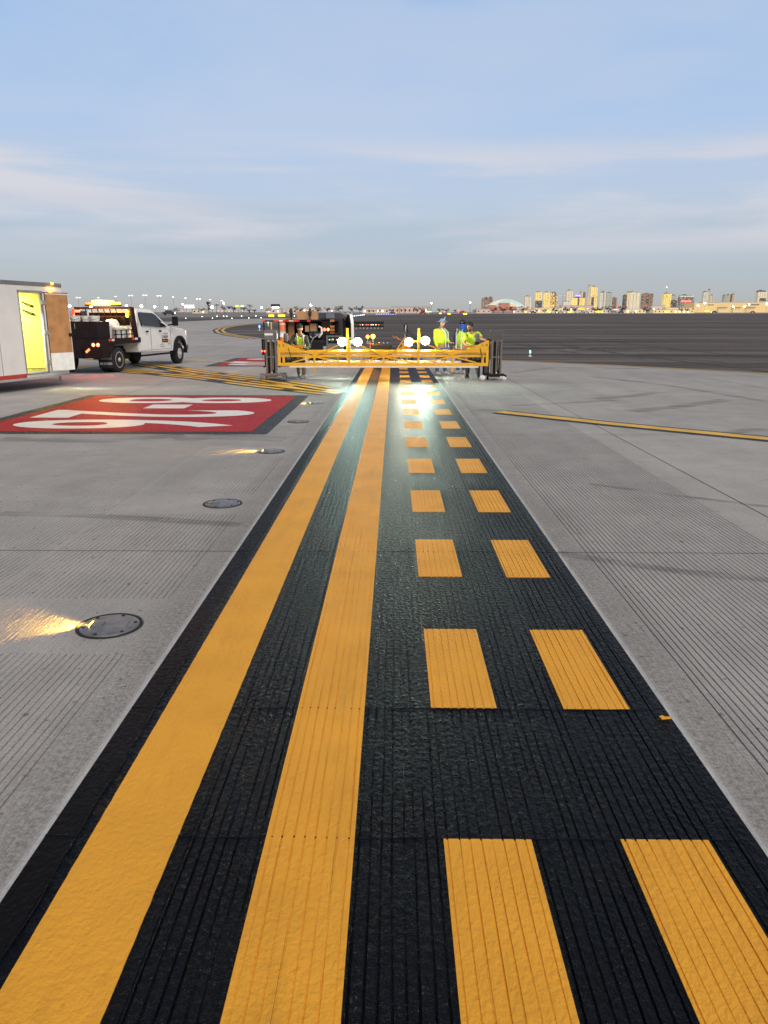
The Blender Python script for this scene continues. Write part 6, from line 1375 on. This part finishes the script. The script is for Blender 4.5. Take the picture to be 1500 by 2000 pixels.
# ------------------------------------------------------------------ sky, sun
W = bpy.data.worlds.new('World'); sc.world = W; W.use_nodes = True
nd = W.node_tree.nodes; ln = W.node_tree.links; nd.clear()
out = nd.new('ShaderNodeOutputWorld'); bg = nd.new('ShaderNodeBackground'); ln.new(bg.outputs[0], out.inputs[0])
SUN_EL, SUN_AZ = R(44), R(155)
sky = nd.new('ShaderNodeTexSky'); sky.sky_type = 'NISHITA'; sky.sun_disc = False; sky.sun_elevation = SUN_EL; sky.sun_rotation = SUN_AZ
tc = nd.new('ShaderNodeTexCoord'); sp = nd.new('ShaderNodeSeparateXYZ'); ln.new(tc.outputs['Generated'], sp.inputs[0])
rp = nd.new('ShaderNodeValToRGB'); ln.new(sp.outputs[2], rp.inputs[0]); cr = rp.color_ramp
def srgb(r, g_, b_): return tuple(((c / 255) / 12.92 if c <= 10 else ((c / 255 + .055) / 1.055) ** 2.4) for c in (r, g_, b_)) + (1,)
stops = ((.0, (160, 160, 160)), (.02, (164, 167, 168)), (.075, (166, 177, 187)), (.14, (170, 185, 204)), (.22, (162, 184, 214)), (.33, (146, 176, 214)), (.46, (96, 112, 140)), (.62, (58, 66, 80)), (1.0, (70, 70, 72)))
cr.elements[0].position = 0; cr.elements[0].color = srgb(*stops[0][1]); cr.elements[1].position = 1; cr.elements[1].color = srgb(*stops[-1][1])
for p, c in stops[1:-1]: cr.elements.new(p).color = srgb(*c)
def cloud(scale, vec, lo, hi, det=5, w=0.):
    mp = nd.new('ShaderNodeMapping'); mp.inputs['Scale'].default_value = vec; mp.inputs['Location'].default_value = (w, w * .7, w * 1.3); mp.inputs['Rotation'].default_value = (0, R(1.5), 0); ln.new(tc.outputs['Generated'], mp.inputs[0])
    n = nd.new('ShaderNodeTexNoise'); n.inputs['Scale'].default_value = scale; n.inputs['Detail'].default_value = det; n.inputs['Roughness'].default_value = .52; n.inputs['Distortion'].default_value = .35; ln.new(mp.outputs[0], n.inputs['Vector'])
    r = nd.new('ShaderNodeMapRange'); r.interpolation_type = 'SMOOTHSTEP'; r.inputs[1].default_value = lo; r.inputs[2].default_value = hi; ln.new(n.outputs['Fac'], r.inputs[0]); return r.outputs[0]
def band(lo0, lo1, hi0, hi1):
    a = nd.new('ShaderNodeMapRange'); a.interpolation_type = 'SMOOTHSTEP'; a.inputs[1].default_value = lo0; a.inputs[2].default_value = lo1; ln.new(sp.outputs[2], a.inputs[0])
    b_ = nd.new('ShaderNodeMapRange'); b_.interpolation_type = 'SMOOTHSTEP'; b_.inputs[1].default_value = hi0; b_.inputs[2].default_value = hi1; b_.inputs[3].default_value = 1; b_.inputs[4].default_value = 0; ln.new(sp.outputs[2], b_.inputs[0])
    m = nd.new('ShaderNodeMath'); m.operation = 'MULTIPLY'; ln.new(a.outputs[0], m.inputs[0]); ln.new(b_.outputs[0], m.inputs[1]); return m.outputs[0]
def mulv(a, b_):
    m = nd.new('ShaderNodeMath'); m.operation = 'MULTIPLY'; ln.new(a, m.inputs[0])
    if isinstance(b_, float): m.inputs[1].default_value = b_
    else: ln.new(b_, m.inputs[1])
    return m.outputs[0]
def mixc(base, fac, c):
    m = nd.new('ShaderNodeMix'); m.data_type = 'RGBA'; ln.new(fac, m.inputs[0]); ln.new(base, m.inputs[6]); m.inputs[7].default_value = c; return m.outputs[2]
c = rp.outputs[0]
c = mixc(c, mulv(mulv(cloud(2.6, (.8, .8, 3.4), .36, .66, 8, 3.1), band(.12, .2, .36, .5)), .6), srgb(178, 190, 209))
c = mixc(c, mulv(mulv(cloud(2.4, (.9, .9, 7.5), .42, .64, 8, 7.7), band(.055, .09, .17, .215)), .85), srgb(200, 197, 203))
c = mixc(c, mulv(mulv(cloud(2.0, (1.0, 1.0, 11.0), .44, .62, 5, 1.9), band(.02, .05, .12, .15)), .35), srgb(160, 173, 187))
mx = nd.new('ShaderNodeMix'); mx.data_type = 'RGBA'; mx.inputs[0].default_value = .06
sk2 = nd.new('ShaderNodeVectorMath'); sk2.operation = 'SCALE'; sk2.inputs['Scale'].default_value = .1; ln.new(sky.outputs[0], sk2.inputs[0])
ln.new(c, mx.inputs[6]); ln.new(sk2.outputs[0], mx.inputs[7]); ln.new(mx.outputs[2], bg.inputs[0]); bg.inputs[1].default_value = 1.0
sd = bpy.data.lights.new('sun', 'SUN'); sd.energy = 2.35; sd.angle = R(60); sd.color = (1, .90, .79)
so = bpy.data.objects.new('sun', sd); col.objects.link(so)
so.rotation_euler = Vector((-math.sin(SUN_AZ) * math.cos(SUN_EL), -math.cos(SUN_AZ) * math.cos(SUN_EL), -math.sin(SUN_EL))).to_track_quat('-Z', 'Y').to_euler()

sc.view_settings.view_transform = 'Standard'; sc.view_settings.look = 'None'; sc.view_settings.exposure = .30; sc.view_settings.gamma = 1
sc.render.engine = 'CYCLES'; sc.cycles.use_denoising = True; sc.cycles.max_bounces = 6; sc.cycles.sample_clamp_indirect = 6
sc.cycles.transparent_max_bounces = 8
